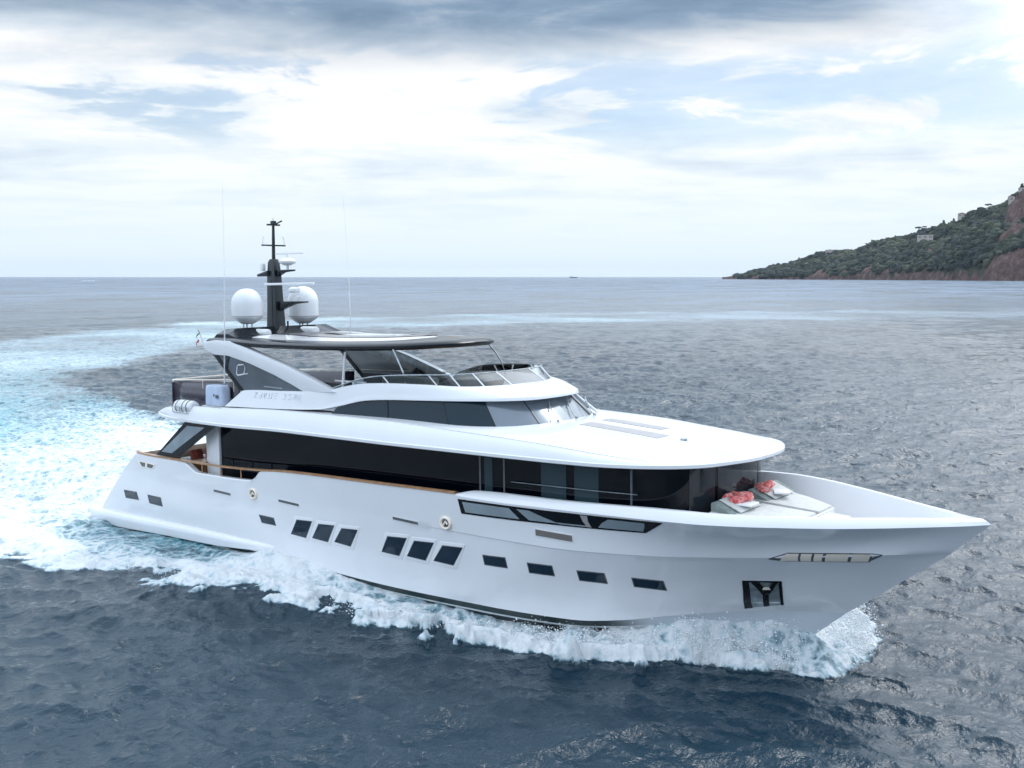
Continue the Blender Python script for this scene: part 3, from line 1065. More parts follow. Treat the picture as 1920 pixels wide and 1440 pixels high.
# ------------------------------------------------------------------ wing arches
beam = [(7.92, 7.69), (8.6, 7.75), (9.51, 7.73), (10.28, 7.56), (12.61, 6.99), (14.0, 6.56), (15.05, 6.2), (13.54, 6.12), (12.9, 6.34), (11.96, 6.63), (10.64, 6.97), (9.35, 7.21), (8.58, 7.22), (8.03, 7.4), (7.85, 7.55)]
for sg in (-1, 1):
    MB().prism(beam, 1, sg * 3.04, sg * 2.78).build('wing_arch', M['gel'] if sg < 0 else M['steel'], Y, bevel=0.03, label=None if sg < 0 else 'far wing arch, its grey inner face showing')
    gp = MB().prism([(8.40, 7.24), (9.4, 7.23), (10.7, 6.99), (12.0, 6.65), (13.0, 6.32), (13.6, 6.05), (9.96, 5.98)], 1, sg * 2.96, sg * 2.91).build('wing_glass', M['glass_tint'] if sg < 0 else M['glass_grey'], Y)
    fr = MB()
    fr.prism([(8.36, 7.26), (8.62, 7.26), (10.16, 5.98), (9.92, 5.98)], 1, sg * 2.985, sg * 2.885)
    fr.build('glass_frame', M['black'], gp)
    MB().prism([(9.28, 7.23), (9.40, 7.23), (9.22, 6.66), (9.12, 6.72)], 1, sg * 2.975, sg * 2.965).build('glass_divider', M['black'], gp)
    # emblem : slanted ring and foot
    lg = MB()
    yy = sg * 2.965
    rg = [(9.76, 6.58), (9.82, 6.86), (9.90, 6.90), (10.18, 6.92), (10.27, 6.84), (10.22, 6.64), (10.12, 6.57), (9.82, 6.52)]
    lg.tube([(a, yy, b) for a, b in rg] + [(rg[0][0], yy, rg[0][1])], 0.024, 5)
    lg.tube([(10.12, yy, 6.57), (10.42, yy, 6.61)], 0.022, 5)
    lg.build('emblem', M['gel'] if sg < 0 else M['black'], gp)
    if sg < 0:
        MB().prism([(11.3, 6.22), (12.3, 6.20), (12.3, 6.16), (11.3, 6.18)], 1, sg * 2.97, sg * 2.965).build('glass_line', M['steel'], gp)
MB().prism([(12.9, 6.3), (13.55, 6.3), (13.1, 6.52)], 1, 2.76, 2.7).build('arch_foot', M['black'], Y)

# ------------------------------------------------------------------ hardtop
hb = outline([(8.0, 2.95, 7.60), (9.5, 3.02, 7.58), (11.5, 3.05, 7.53), (13.5, 3.02, 7.53), (15.2, 2.92, 7.545), (16.6, 2.55, 7.56), (17.6, 1.95, 7.585), (18.2, 1.25, 7.61), (18.48, .6, 7.62), (18.55, 0, 7.63)], 90)
# aft end wrap
aft = np.array([(8.0, 0.0, 7.6), (8.0, 1.6, 7.6)])
hb = np.concatenate([np.stack([np.full(6, 8.0), np.linspace(0, 2.9, 6), np.full(6, 7.6)], 1), hb])
ctr = np.array([13.2, 0, 0])


def sc_in(P, d):
    Q = P.copy()
    v = P[:, :2] - ctr[:2]
    ln = np.linalg.norm(v / np.array([1, 1]), axis=1)[:, None]
    ax = np.abs(P[:, 1]) / 3.0
    Q[:, 1] = P[:, 1] * (1 - d / 3.05)
    Q[:, 0] = ctr[0] + (P[:, 0] - ctr[0]) * (1 - d / 5.3)
    return Q


hr = [shift(sc_in(hb, 2.9), 0.03), shift(sc_in(hb, 0.5), 0.02), shift(sc_in(hb, 0.12), 0.0), shift(hb, 0.06), shift(hb, 0.14), shift(sc_in(hb, 0.07), 0.20), shift(sc_in(hb, 0.30), 0.235), shift(sc_in(hb, 0.32), 0.235)]
hr.append(shift(sc_in(hb, 1.2), 0.30))
hr.append(shift(sc_in(hb, 2.9), 0.33))
ht = MB().mgrid(np.array(hr)).build('hardtop', M['black'], Y, smooth=40, merge=0.002)
hv_ = [v.co.copy() for v in ht.data.vertices]
TB = BVHTree.FromPolygons(hv_, [tuple(p.vertices) for p in ht.data.polygons])


def on_top(x, y, off):
    h = TB.ray_cast(Vector((x, y, 9)), Vector((0, 0, -1)), 3)
    return (x, y, (h[0].z if h[0] is not None else 7.85) + off)


def top_panel(pts_a, pts_b, name, m, off=0.014, n=14):
    A = outline([(a, b, 0) for a, b in pts_a], n)
    B = outline([(a, b, 0) for a, b in pts_b], n)
    G = np.array([[on_top(*(A[i, :2] * (1 - t) + B[i, :2] * t), off) for i in range(n)] for t in (0, .25, .5, .75, 1)])
    D = G.copy()
    D[..., 2] -= 0.03
    m_ = MB().grid(G).grid(D)
    for a, b in ((G[0], D[0]), (G[-1], D[-1]), (G[:, 0], D[:, 0]), (G[:, -1], D[:, -1])):
        m_.grid(np.array([a, b]))
    return m_.build(name, m, ht)


M['panel'] = mat('silver_white_panel', (0.74, 0.75, 0.77), 0.12, spec=0.6, metal=0.15)
M['panel2'] = mat('grey_sunroof_panel', (0.12, 0.12, 0.13), 0.2, spec=0.6)
for sg in (-1, 1):
    top_panel([(9.9, sg * 2.35), (14.5, sg * 2.32), (16.0, sg * 1.95), (16.9, sg * 1.35), (17.3, sg * 0.5)], [(9.9, sg * 1.35), (12.5, sg * 1.3), (15.2, sg * 1.1), (16.3, sg * 0.7), (17.0, sg * 0.35)], 'roof_panel', M['panel'])
top_panel([(10.2, -1.1), (13, -1.08), (15.2, -.85), (16.5, -0.35)], [(10.2, 1.1), (13, 1.08), (15.2, .85), (16.5, 0.35)], 'sunroof', M['panel2'], 0.02)
top_panel([(12.2, -0.3), (15.0, -0.2)], [(12.2, 0.9), (15.0, .75)], 'sunroof_glass', M['panel'], 0.03)
# posts
for sg in (-1, 1):
    MB().tube([(17.05 + 0 * sg, sg * 2.30, 7.60), (17.35, sg * 2.38, 7.25), (17.6, sg * 2.42, 6.9), (17.72, sg * 2.45, 6.5)], 0.03, 8).build('hardtop_post', M['steel'], Y)
MB().tube([(15.30, -2.75, 7.5), (15.12, -2.75, 6.25)], 0.035, 8, 0.045).build('hardtop_post', M['dome'], Y)
MB().box((14.9, -2.2, 6.48), (1.5, .05, .05)).box((15.2, -2.3, 6.1), (.1, .1, .8)).build('fly_rail', M['dome'], Y)

# black cross structure under domes
cs = MB()
prof = [(7.75, 7.70), (8.05, 8.12), (8.75, 8.16), (9.6, 7.75)]
G = []
for y, s in ((-2.55, 0.55), (-2.1, 0.98), (-1.2, 1.0), (0, 1.0), (1.2, 1.0), (2.1, 1.0), (2.55, .55)):
    G.append([(x, y, 7.7 + (z - 7.7) * s) for x, z in prof])
cs.grid(np.array(G))
for e in (0, -1):
    cs.add(G[e], [(0, 1, 2, 3)])
cs.build('dome_plinth', M['black'], Y, smooth=25)


def dome(x, y, zb, zt, r):
    h = zt - zb
    prof = [(0.0, 0.0), (r * .34, 0.0), (r * .5, .04), (r * .93, .22), (r * .99, .27), (r * 1.0, .30), (r, h - r * 1.02)]
    for k in range(1, 12):
        a = k / 12 * math.pi / 2
        prof.append((r * math.cos(a) ** 0.9, h - r * 1.02 + r * 1.02 * math.sin(a)))
    prof.append((0.002, h))
    d = MB().lathe(prof, (x, y, zb), 40).build('satellite_dome', M['dome'], Y, smooth=50)
    MB().lathe([(r * 1.012, .285), (r * 1.012, .31)], (x, y, zb), 40).build('seam_ring', M['solar'], d)
    for a in (0.6, 2.7, 4.4):
        MB().tube([(x + .16 * math.cos(a), y + .16 * math.sin(a), 7.72), (x + .16 * math.cos(a), y + .16 * math.sin(a), zb + .03)], 0.03, 8).build('pedestal_leg', M['dome'], d)


dome(8.42, -1.42, 8.28, 9.60, 0.575)
dome(8.20, 1.42, 8.20, 9.67, 0.60)
# life-raft style white canisters on plinth
for x, y, s in ((9.2, -1.35, 1.0), (9.35, 0.75, 1.15)):
    MB().tube([(x - .35 * s, y, 7.95), (x - .3 * s, y, 7.95), (x + .3 * s, y, 7.95), (x + .35 * s, y, 7.95)], 0.15 * s, 14).build('roof_canister', M['dome'], Y, bevel=0.03)

# mast
def taper(pts, name, m, parent):
    """stack of rectangles (x0,x1,y0,y1,z)"""
    G = [[(a, c, z), (b, c, z), (b, d, z), (a, d, z)] for a, b, c, d, z in pts]
    m_ = MB().grid(np.array(G), wrap=True)
    m_.add(G[0], [(0, 1, 2, 3)]).add(G[-1], [(0, 1, 2, 3)])
    return m_.build(name, m, parent, bevel=0.015)


ms = taper([(7.98, 8.62, -.24, .24, 7.7), (8.02, 8.56, -.20, .20, 8.8), (8.05, 8.50, -.17, .17, 10.1), (8.08, 8.46, -.14, .14, 10.6), (8.15, 8.40, -.1, .1, 10.72)], 'mast', M['mast'], Y)
taper([(8.30, 8.40, -.245, .245, 7.72), (8.30, 8.38, -.215, .215, 8.8), (8.28, 8.34, -.19, .19, 9.9)], 'mast_slot', M['black'], ms)
MB().tube([(8.27, 0, 10.7), (8.30, 0, 11.5), (8.32, 0, 12.0)], 0.07, 8, 0.05).build('mast_pole', M['mast'], ms)
MB().tube([(8.32, 0, 12.0), (8.32, 0, 12.28)], 0.012, 6).build('lightning_rod', M['steel'], ms)
MB().box((8.33, 0, 12.02), (.12, .55, .06)).box((8.33, .0, 12.1), (.18, .14, .14)).tube([(8.33, .1, 12.05), (8.5, .28, 12.18)], .03, 6).build('masthead', M['black'], ms)
MB().box((8.30, 0, 11.24), (.14, 1.05, .05)).build('crosstree', M['black'], ms)
for yy in (-.5, .5):
    MB().tube([(8.3, yy, 11.26), (8.3, yy * 1.02, 11.45), (8.3, yy * .9, 11.58)], 0.018, 6).build('navigation_light', M['dome'], ms)
# forward arms
MB().prism([(8.4, 9.10), (10.15, 9.10), (10.15, 9.05), (9.5, 9.0), (8.5, 8.72), (8.4, 8.72)], 1, -.09, .09).build('radar_arm', M['black'], ms, bevel=0.01)
MB().prism([(8.2, 10.30), (9.45, 10.30), (9.45, 10.24), (8.9, 10.2), (8.5, 10.05), (8.2, 10.05)], 1, -.09, .09).build('radar_arm', M['black'], ms, bevel=0.01)
MB().prism([(7.55, 10.14), (8.2, 10.28), (8.2, 10.10), (7.6, 10.06)], 1, -.28, .28).build('aft_arm', M['mast'], ms, bevel=0.01)
MB().box((7.85, -.2, 10.42), (.16, .16, .3)).build('horn', M['dome'], ms, bevel=0.03)
rotv = Matrix.Rotation(R(35), 3, 'Z')
sc1 = MB().tube([(9.45, 0, 9.10), (9.45, 0, 9.30)], 0.06, 8).lathe([(0, 0), (.16, 0), (.22, .06), (.22, .16), (.12, .22), (0, .23)], (9.45, 0, 9.42), 16).build('radar_scanner', M['dome'], ms)
MB().box((9.15, 0, 9.76), (2.1, .12, .09), Matrix.Rotation(R(22), 3, 'Z')).build('scanner_bar', M['dome'], sc1, bevel=0.02)
MB().tube([(9.1, 0, 10.30), (9.1, 0, 10.46)], 0.05, 8).lathe([(0, 0), (.12, 0), (.32, .10), (.33, .16), (.2, .26), (0, .30)], (9.1, 0, 10.46), 18).build('radome', M['dome'], ms)
MB().box((9.15, 0.05, 10.90), (1.25, .07, .05), Matrix.Rotation(R(15), 3, 'Z')).tube([(9.1, 0, 10.7), (9.1, 0, 10.9)], .03, 6).build('small_scanner', M['dome'], ms)
MB().box((9.75, 0, 9.28), (.28, .10, .06)).tube([(9.75, 0, 9.08), (9.75, 0, 9.28)], .03, 6).build('camera_pod', M['dome'], ms)
for x, yy in ((8.9, -.35), (8.95, .05)):
    MB().tube([(x, yy, 7.75), (x - .02, yy, 8.35)], 0.035, 8).build('brace', M['mast'], ms)

# whip aerials
for sg, dx in ((-1, .02), (1, -.12)):
    wa = MB().tube([(9.06, sg * 3.0, 6.2), (9.2, sg * 3.0, 8.2), (9.3 + dx, sg * 3.0, 10.05)], 0.026, 8, 0.014).build('whip_aerial', M['dome'], Y)
    MB().tube([(9.3 + dx, sg * 3.0, 10.05), (9.35 + dx * 3, sg * 3.0, 13.2)], 0.008, 6, 0.005).build('aerial_tip', M['dome'], wa)

# ------------------------------------------------------------------ aft flybridge balustrade
zb0 = 5.28
bal = [(9.6, 2.78), (5.40, 2.78), (5.28, 2.66), (5.28, -2.66), (5.40, -2.78), (9.6, -2.78)]
m_ = MB()
for (a, b), (c, d) in zip(bal[:-1], bal[1:]):
    za, zc_ = 6.06 + (a - 5.3) * .045, 6.06 + (c - 5.3) * .045
    g = np.array([[(a + (c - a) * k / 6, b + (d - b) * k / 6, z) for k in range(7)] for z in (5.15, 5.6)] + [[(a + (c - a) * k / 6, b + (d - b) * k / 6, za + (zc_ - za) * k / 6) for k in range(7)]])
    m_.grid(g)
blo = m_.build('aft_balustrade', M['plum'], Y, smooth=20)
md = blo.modifiers.new('thickness', 'SOLIDIFY')
md.thickness = 0.04
m_ = MB()
m_.tube([(a, b, 6.14 + (a - 5.3) * .045) for a, b in bal], 0.022, 6)
for a, b in ((9.3, -2.78), (7.4, -2.78), (5.34, -2.72), (5.28, 0), (5.34, 2.72), (7.4, 2.78), (9.3, 2.78)):
    m_.tube([(a, b, 5.9), (a, b, 6.14 + (a - 5.3) * .045)], 0.018, 6)
m_.build('top_rail', M['chrome'], blo)
m_ = MB()
m_.box((13.3, 2.86, 6.02), (3.2, .05, .42)).box((10.8, 2.86, 6.0), (1.5, .05, .4))
m_.build('side_screen', M['plum'], Y)
m_ = MB().tube([(9.9, 2.9, 6.32), (14.8, 2.82, 6.42)], .018, 6)
m_.build('side_screen_rail', M['chrome'], Y)
MB().box((8.8, -1.4, 6.5), (.35, .3, .5)).tube([(8.8, -1.4, 5.4), (8.8, -1.4, 6.3)], .05, 8).build('deck_light_post', M['dome'], Y, bevel=.04)
MB().box((6.6, 0, 5.42), (1.6, 3.6, .5)).box((6.0, 0, 5.75), (.4, 3.8, .4)).build('aft_sofa', M['cush_dark'], Y, bevel=.08)

# ------------------------------------------------------------------ things carried on the yacht
raft = thing('life_raft', 'white barrel life raft canister lashed in a wire cradle at the upper deck edge', 'life raft', (7.05, -3.30, 4.98), boat=True)
m_ = MB()
n = 20
P = []
for x, r in ((-.56, .02), (-.555, .17), (-.50, .235), (-.4, .255), (-.02, .262), (0, .275), (.02, .262), (.4, .255), (.5, .235), (.555, .17), (.56, .02)):
    P.append([(x, r * math.cos(2 * math.pi * k / n), .27 + r * math.sin(2 * math.pi * k / n)) for k in range(n)])
m_.grid(np.array(P), wrap=True).build('canister', M['dome'], raft)
for x in (-.3, .1, .35):
    m_ = MB()
    m_.tube([(x, .275 * math.cos(a), .27 + .275 * math.sin(a)) for a in np.linspace(0, 2 * math.pi, 22)], 0.012, 5)
    m_.build('strap', M['louver'], raft)
m_ = MB()
for x in (-.45, 0, .45):
    m_.tube([(x * 1.05, -.31, .30), (x, -.27, .08), (x * .9, 0, -.02), (x, .27, .08)], 0.014, 6)
for yy, zz in ((-.31, .30), (-.27, .08), (0, -.02)):
    m_.tube([(-.48, yy, zz), (.48, yy, zz)], 0.014, 6)
m_.build('cradle', M['steel'], raft)
boxo = thing('covered_locker', 'pale blue covered box standing upright beside the life raft', 'storage box', (8.72, -3.05, 5.38), boat=True)
m_ = MB()
G = []
for z, s in ((0.02, 1.02), (0.06, 1.04), (0.30, 1.0), (0.62, .98), (0.70, .95), (0.74, .88)):
    ring = []
    for k in range(24):
        a = 2 * math.pi * k / 24
        ca, sa = math.cos(a), math.sin(a)
        p = 5
        q = (abs(ca) ** p + abs(sa) ** p) ** (-1 / p)
        ring.append((.52 * s * q * ca + .012 * math.sin(5 * a + z * 9), .26 * s * q * sa + .012 * math.sin(7 * a), z))
    G.append(ring)
m_.grid(np.array(G), wrap=True)
m_.add(G[-1], [tuple(range(24))]).add(G[0], [tuple(range(24))])
m_.build('cover', M['cover'], boxo, smooth=50)
MB().box((0, 0, -.02), (1.15, .62, .05)).build('base', M['cush_grey'], boxo, bevel=.01)
MB().box((.30, -.268, .36), (.16, .02, .12)).box((.12, -.268, .40), (.06, .02, .08)).build('buckle', M['louver'], boxo)

flag = thing('ensign', 'small green white and red ensign on a short staff at the aft arch tip', 'flag', (7.62, -2.9, 7.60), boat=True)
MB().tube([(0.15, 0, -.05), (-.22, 0, .52)], 0.012, 6).build('staff', M['teak'], flag)


def flagpart(u0, u1, m, nm):
    g = []
    for i in range(5):
        u = u0 + (u1 - u0) * i / 4
        row = []
        for j in range(6):
            v = j / 5
            row.append((-.20 + .10 * v - .12 * u + .03 * math.sin(9 * u + 3 * v), .05 * math.sin(12 * u + v) - .06 * v, .50 - .12 * v - .50 * u))
        g.append(row)
    o = MB().grid(np.array(g)).build(nm, m, flag)
    s_ = o.modifiers.new('t', 'SOLIDIFY')
    s_.thickness = .004


flagpart(0, .33, M['flagg'], 'green_band')
flagpart(.33, .66, M['flagw'], 'white_band')
flagpart(.66, 1, M['flagr'], 'red_band')

# foredeck sun pads, towels
pad = thing('sun_pad', 'pale grey twin sunbathing pad with a dark gap down its middle on the foredeck', 'sun pad', (28.0, 0, 3.0), boat=True)
for sg in (-1, 1):
    a = [(0.02, sg * .10), (2.05, sg * .10), (2.05, sg * .95), (1.2, sg * 1.50), (0.0, sg * 2.02)]
    m_ = MB()
    n5 = len(a)
    lo = [(x, y, .62 - .07 * x / 2) for x, y in a]
    hi = [(x, y, .76 - .09 * x / 2) for x, y in a]
    m_.add(lo + hi, [tuple(range(n5)), tuple(range(n5, 2 * n5))] + [(i, (i + 1) % n5, (i + 1) % n5 + n5, i + n5) for i in range(n5)])
    m_.build('mattress', M['cush_grey'], pad, bevel=.04)
    hd = MB().prism([(0.0, .76), (.62, .73), (.10, .98), (0.0, .98)], 1, sg * .18, sg * 1.9)
    hd.build('headrest', M['cush_dark'], pad, bevel=.03)
    MB().prism([(0.06, 1.01), (.12, 1.01), (.72, .76), (.66, .74)], 1, sg * .45, sg * 1.6).build('back_cushion', M['cush_grey'], pad, bevel=.02)
MB().prism([(0, -2.05), (2.1, -1.0), (2.1, 1.0), (0, 2.05)], 2, 0.0, .60).build('pad_base', M['gel'], pad, bevel=.02)
MB().box((1.05, 0, .605), (2.0, .19, .02)).build('centre_channel', M['bronze'], pad)
MB().prism([(2.12, -.62), (2.75, -.40), (2.95, 0), (2.75, .40), (2.12, .62)], 2, 0.0, .58).build('forward_locker', M['gel'], pad, bevel=.05)
MB().prism([(-1.0, -2.9), (-.05, -2.75), (1.0, -2.35), (.2, -2.10), (-.6, -2.3)], 2, .45, .70).build('side_seat', M['cush_grey'], pad, bevel=.03)


def towel(name, label, loc, seed, rz):
    t = thing(name, label, 'towel bundle', loc, rz, 'bundles of pink cloth on the sun pad', boat=True)
    r2 = random.Random(seed)
    m_ = MB()
    for k in range(9):
        bm = bmesh.new()
        bmesh.ops.create_icosphere(bm, subdivisions=2, radius=1)
        cx_, cy_ = r2.uniform(-.24, .24), r2.uniform(-.32, .32)
        sxx, syy, szz = r2.uniform(.12, .20), r2.uniform(.12, .2), r2.uniform(.07, .12)
        ph = [r2.uniform(0, 6) for _ in range(3)]
        vs = []
        for v in bm.verts:
            d = 1 + .18 * math.sin(4 * v.co.x + ph[0]) + .14 * math.sin(5 * v.co.y + ph[1]) + .1 * math.sin(7 * v.co.z + ph[2])
            vs.append((cx_ + v.co.x * sxx * d, cy_ + v.co.y * syy * d, .08 + .12 * math.exp(-(cx_ ** 2 + cy_ ** 2) / .06) + v.co.z * szz * d))
        bm.verts.ensure_lookup_table()
        m_.add(vs, [tuple(v.index for v in f.verts) for f in bm.faces])
        bm.free()
    m_.build('cloth', M['towel'], t, smooth=60)
    MB().box((.34, -.1, .03), (.42, .5, .06), Matrix.Rotation(R(12), 3, 'Z')).build('folded_towel', M['dome'], t, bevel=.025)
    return t


towel('towel_bundle', 'bundle of pink patterned cloth on the near half of the sun pad', (28.30, -.90, 3.86), 5, -.2)
towel('towel_bundle', 'bundle of pink patterned cloth on the far half of the sun pad', (28.32, .85, 3.86), 9, .3)

# cockpit sofa
cs_ = thing('cockpit_sofa', 'teak and rust red cushioned sofa in the aft cockpit', 'sofa', (6.2, -1.6, 2.56), boat=True)
MB().box((0, 0, .25), (.9, 2.6, .4)).build('base', M['teak'], cs_, bevel=.03)
MB().box((0.02, 0, .52), (.86, 2.5, .16)).build('seat_cushion', M['cush_grey'], cs_, bevel=.05)
for k in range(4):
    MB().box((0.32, -1.0 + .66 * k, .74), (.18, .5, .42), Matrix.Rotation(R(-14), 3, 'Y')).build('back_cushion', M['rust'], cs_, bevel=.07)
tb_ = MB().box((1.15, -1.2, .62), (.7, .9, .05)).tube([(1.15, -1.2, 0), (1.15, -1.2, .6)], .05, 8).build('side_table', M['teak'], cs_)


# ================================================================== SEA
YV = np.array([math.cos(YAW), math.sin(YAW)])
rs = np.random.RandomState(11)


def ocean(L, N, seed, lam_min, lam_max, wind, spread, slope_rms, cuts, pw=1.75):
    """random directional sea on a periodic tile; returns per cut-off (h, dx, dy)"""
    g = np.random.RandomState(seed)
    k1 = np.fft.fftfreq(N, L / N) * 2 * math.pi
    kx, ky = np.meshgrid(k1, k1, indexing='ij')
    k = np.hypot(kx, ky)
    k[0, 0] = 1e9
    lam = 2 * math.pi / k
    c = (kx * math.cos(wind) + ky * math.sin(wind)) / k
    amp = k ** -pw * (spread + (1 - spread) * np.abs(c) ** 1.5)
    amp *= 1 / (1 + np.exp((lam - lam_max) / (lam_max * .2))) * (lam > lam_min)
    H = amp * (g.normal(size=(N, N)) + 1j * g.normal(size=(N, N)))
    hx = np.fft.ifft2(1j * kx * H).real
    H *= slope_rms / (hx.std() * 1.414)
    out = []
    for cut in cuts:
        f = H * (1 / (1 + np.exp(-(lam - cut) / (cut * .15))))
        out.append((np.fft.ifft2(f).real, np.fft.ifft2(1j * kx / k * f).real, np.fft.ifft2(1j * ky / k * f).real))
    return out


def fbm(L, N, seed, lam_max, power=1.9):
    g = np.random.RandomState(seed)
    k1 = np.fft.fftfreq(N, L / N) * 2 * math.pi
    kx, ky = np.meshgrid(k1, k1, indexing='ij')
    k = np.hypot(kx, ky)
    k[0, 0] = 1e9
    H = k ** -power * (2 * math.pi / k < lam_max) * (g.normal(size=(N, N)) + 1j * g.normal(size=(N, N)))
    f = np.fft.ifft2(H).real
    return (f - f.mean()) / f.std()


def samp(T, L, x, y):
    N = T.shape[0]
    u, v = (x / L % 1) * N, (y / L % 1) * N
    i, j = np.floor(u).astype(int), np.floor(v).astype(int)
    a, b = u - i, v - j
    i %= N
    j %= N
    i2, j2 = (i + 1) % N, (j + 1) % N
    return (T[i, j] * (1 - a) + T[i2, j] * a) * (1 - b) + (T[i, j2] * (1 - a) + T[i2, j2] * a) * b


def sm(x, a, b):
    t = np.clip((x - a) / (b - a), 0, 1)
    return t * t * (3 - 2 * t)


# polar sheet, dense where the photo looks
H_ = CAM[2] - WATER_Z
D1 = np.r_[np.arange(1250, 400, -1.5), np.arange(400, 30, -0.75)]
D2 = np.geomspace(30, 1.0, 130)
rad = np.r_[0.5, 5, 10, FPX * H_ / np.r_[D1, D2], 30000.0, 60000.0]
rel = np.unique(np.r_[np.arange(-31, 31.0001, 0.068), np.linspace(31, 329, 150)])
rel = rel[rel < 329 - 1e-6]
az = YAW + np.radians(rel)
nr, na = len(rad), len(az)
RR, AA = np.meshgrid(rad, az, indexing='ij')
WX = (CAM[0] + RR * np.cos(AA)).ravel()
WY = (CAM[1] + RR * np.sin(AA)).ravel()
dr = np.gradient(rad)[:, None] * np.ones(na)
da = RR * np.radians(np.gradient(rel))[None, :]
space = np.maximum(dr, da).ravel()

# --- wake fields ------------------------------------------------------------
NZ1, NZ2, NZ3 = fbm(64, 1024, 1, 6.0, 1.7), fbm(23, 1024, 2, 1.6, 2.1), fbm(400, 1024, 3, 60, 1.9)
hbx = [-0.5, 0, 12, 17, 21, 24, 25.7, 27, 28, 29, 29.8, 30.4]
hby = [3.2, 3.35, 3.40, 3.32, 3.10, 2.65, 2.2, 1.55, 1.0, .45, .1, .0]
hb = pchip(hbx, hby)
edS = pchip([-60, -35, -20, -10, -2, 2, 5.7, 7.8, 11.9, 14.8, 17.7, 19.5, 21.5, 24, 26.4, 28.2, 29.3, 29.9, 30.6, 31.2], [24, 17, 13, 10, 8.4, 8.1, 7.9, 7.0, 6.5, 5.7, 5.1, 4.7, 4.2, 3.9, 3.1, 1.85, 1.25, 1.05, .75, .1])
edP = pchip([-60, -35, -20, -10, -2, 8, 15, 22, 26, 28.5, 30.0, 30.9, 31.3], [24, 17, 13, 10.5, 9.2, 8.2, 7.4, 6.6, 6.0, 5.2, 3.8, 2.0, .05])
H0 = pchip([-3, 0, 1.8, 5, 10, 12.5, 14, 17, 20, 23, 25, 26, 27, 28, 29, 29.8, 30.5, 31], [0, 0, .0, .05, .15, .58, .42, .14, .10, .16, .34, .62, 1.05, 1.45, 1.45, .95, .5, .1])
RG = pchip([-20, 0, 8, 15, 20, 24, 27, 29, 30, 31], [.08, .14, .17, .20, .23, .27, .26, .20, .10, .0])
path = np.array([(2, 0), (-6, .2), (-14, 1), (-30, 4), (-55, 14), (-80, 30), (-102, 54), (-118, 82), (-127, 112), (-122, 145), (-100, 190), (-62, 240), (-20, 290), (60, 380), (150, 470)], float)
path = outline([(a, b, 0) for a, b in path], 400)[:, :2]
pl = np.r_[0, np.cumsum(np.hypot(*np.diff(path, axis=0).T))]


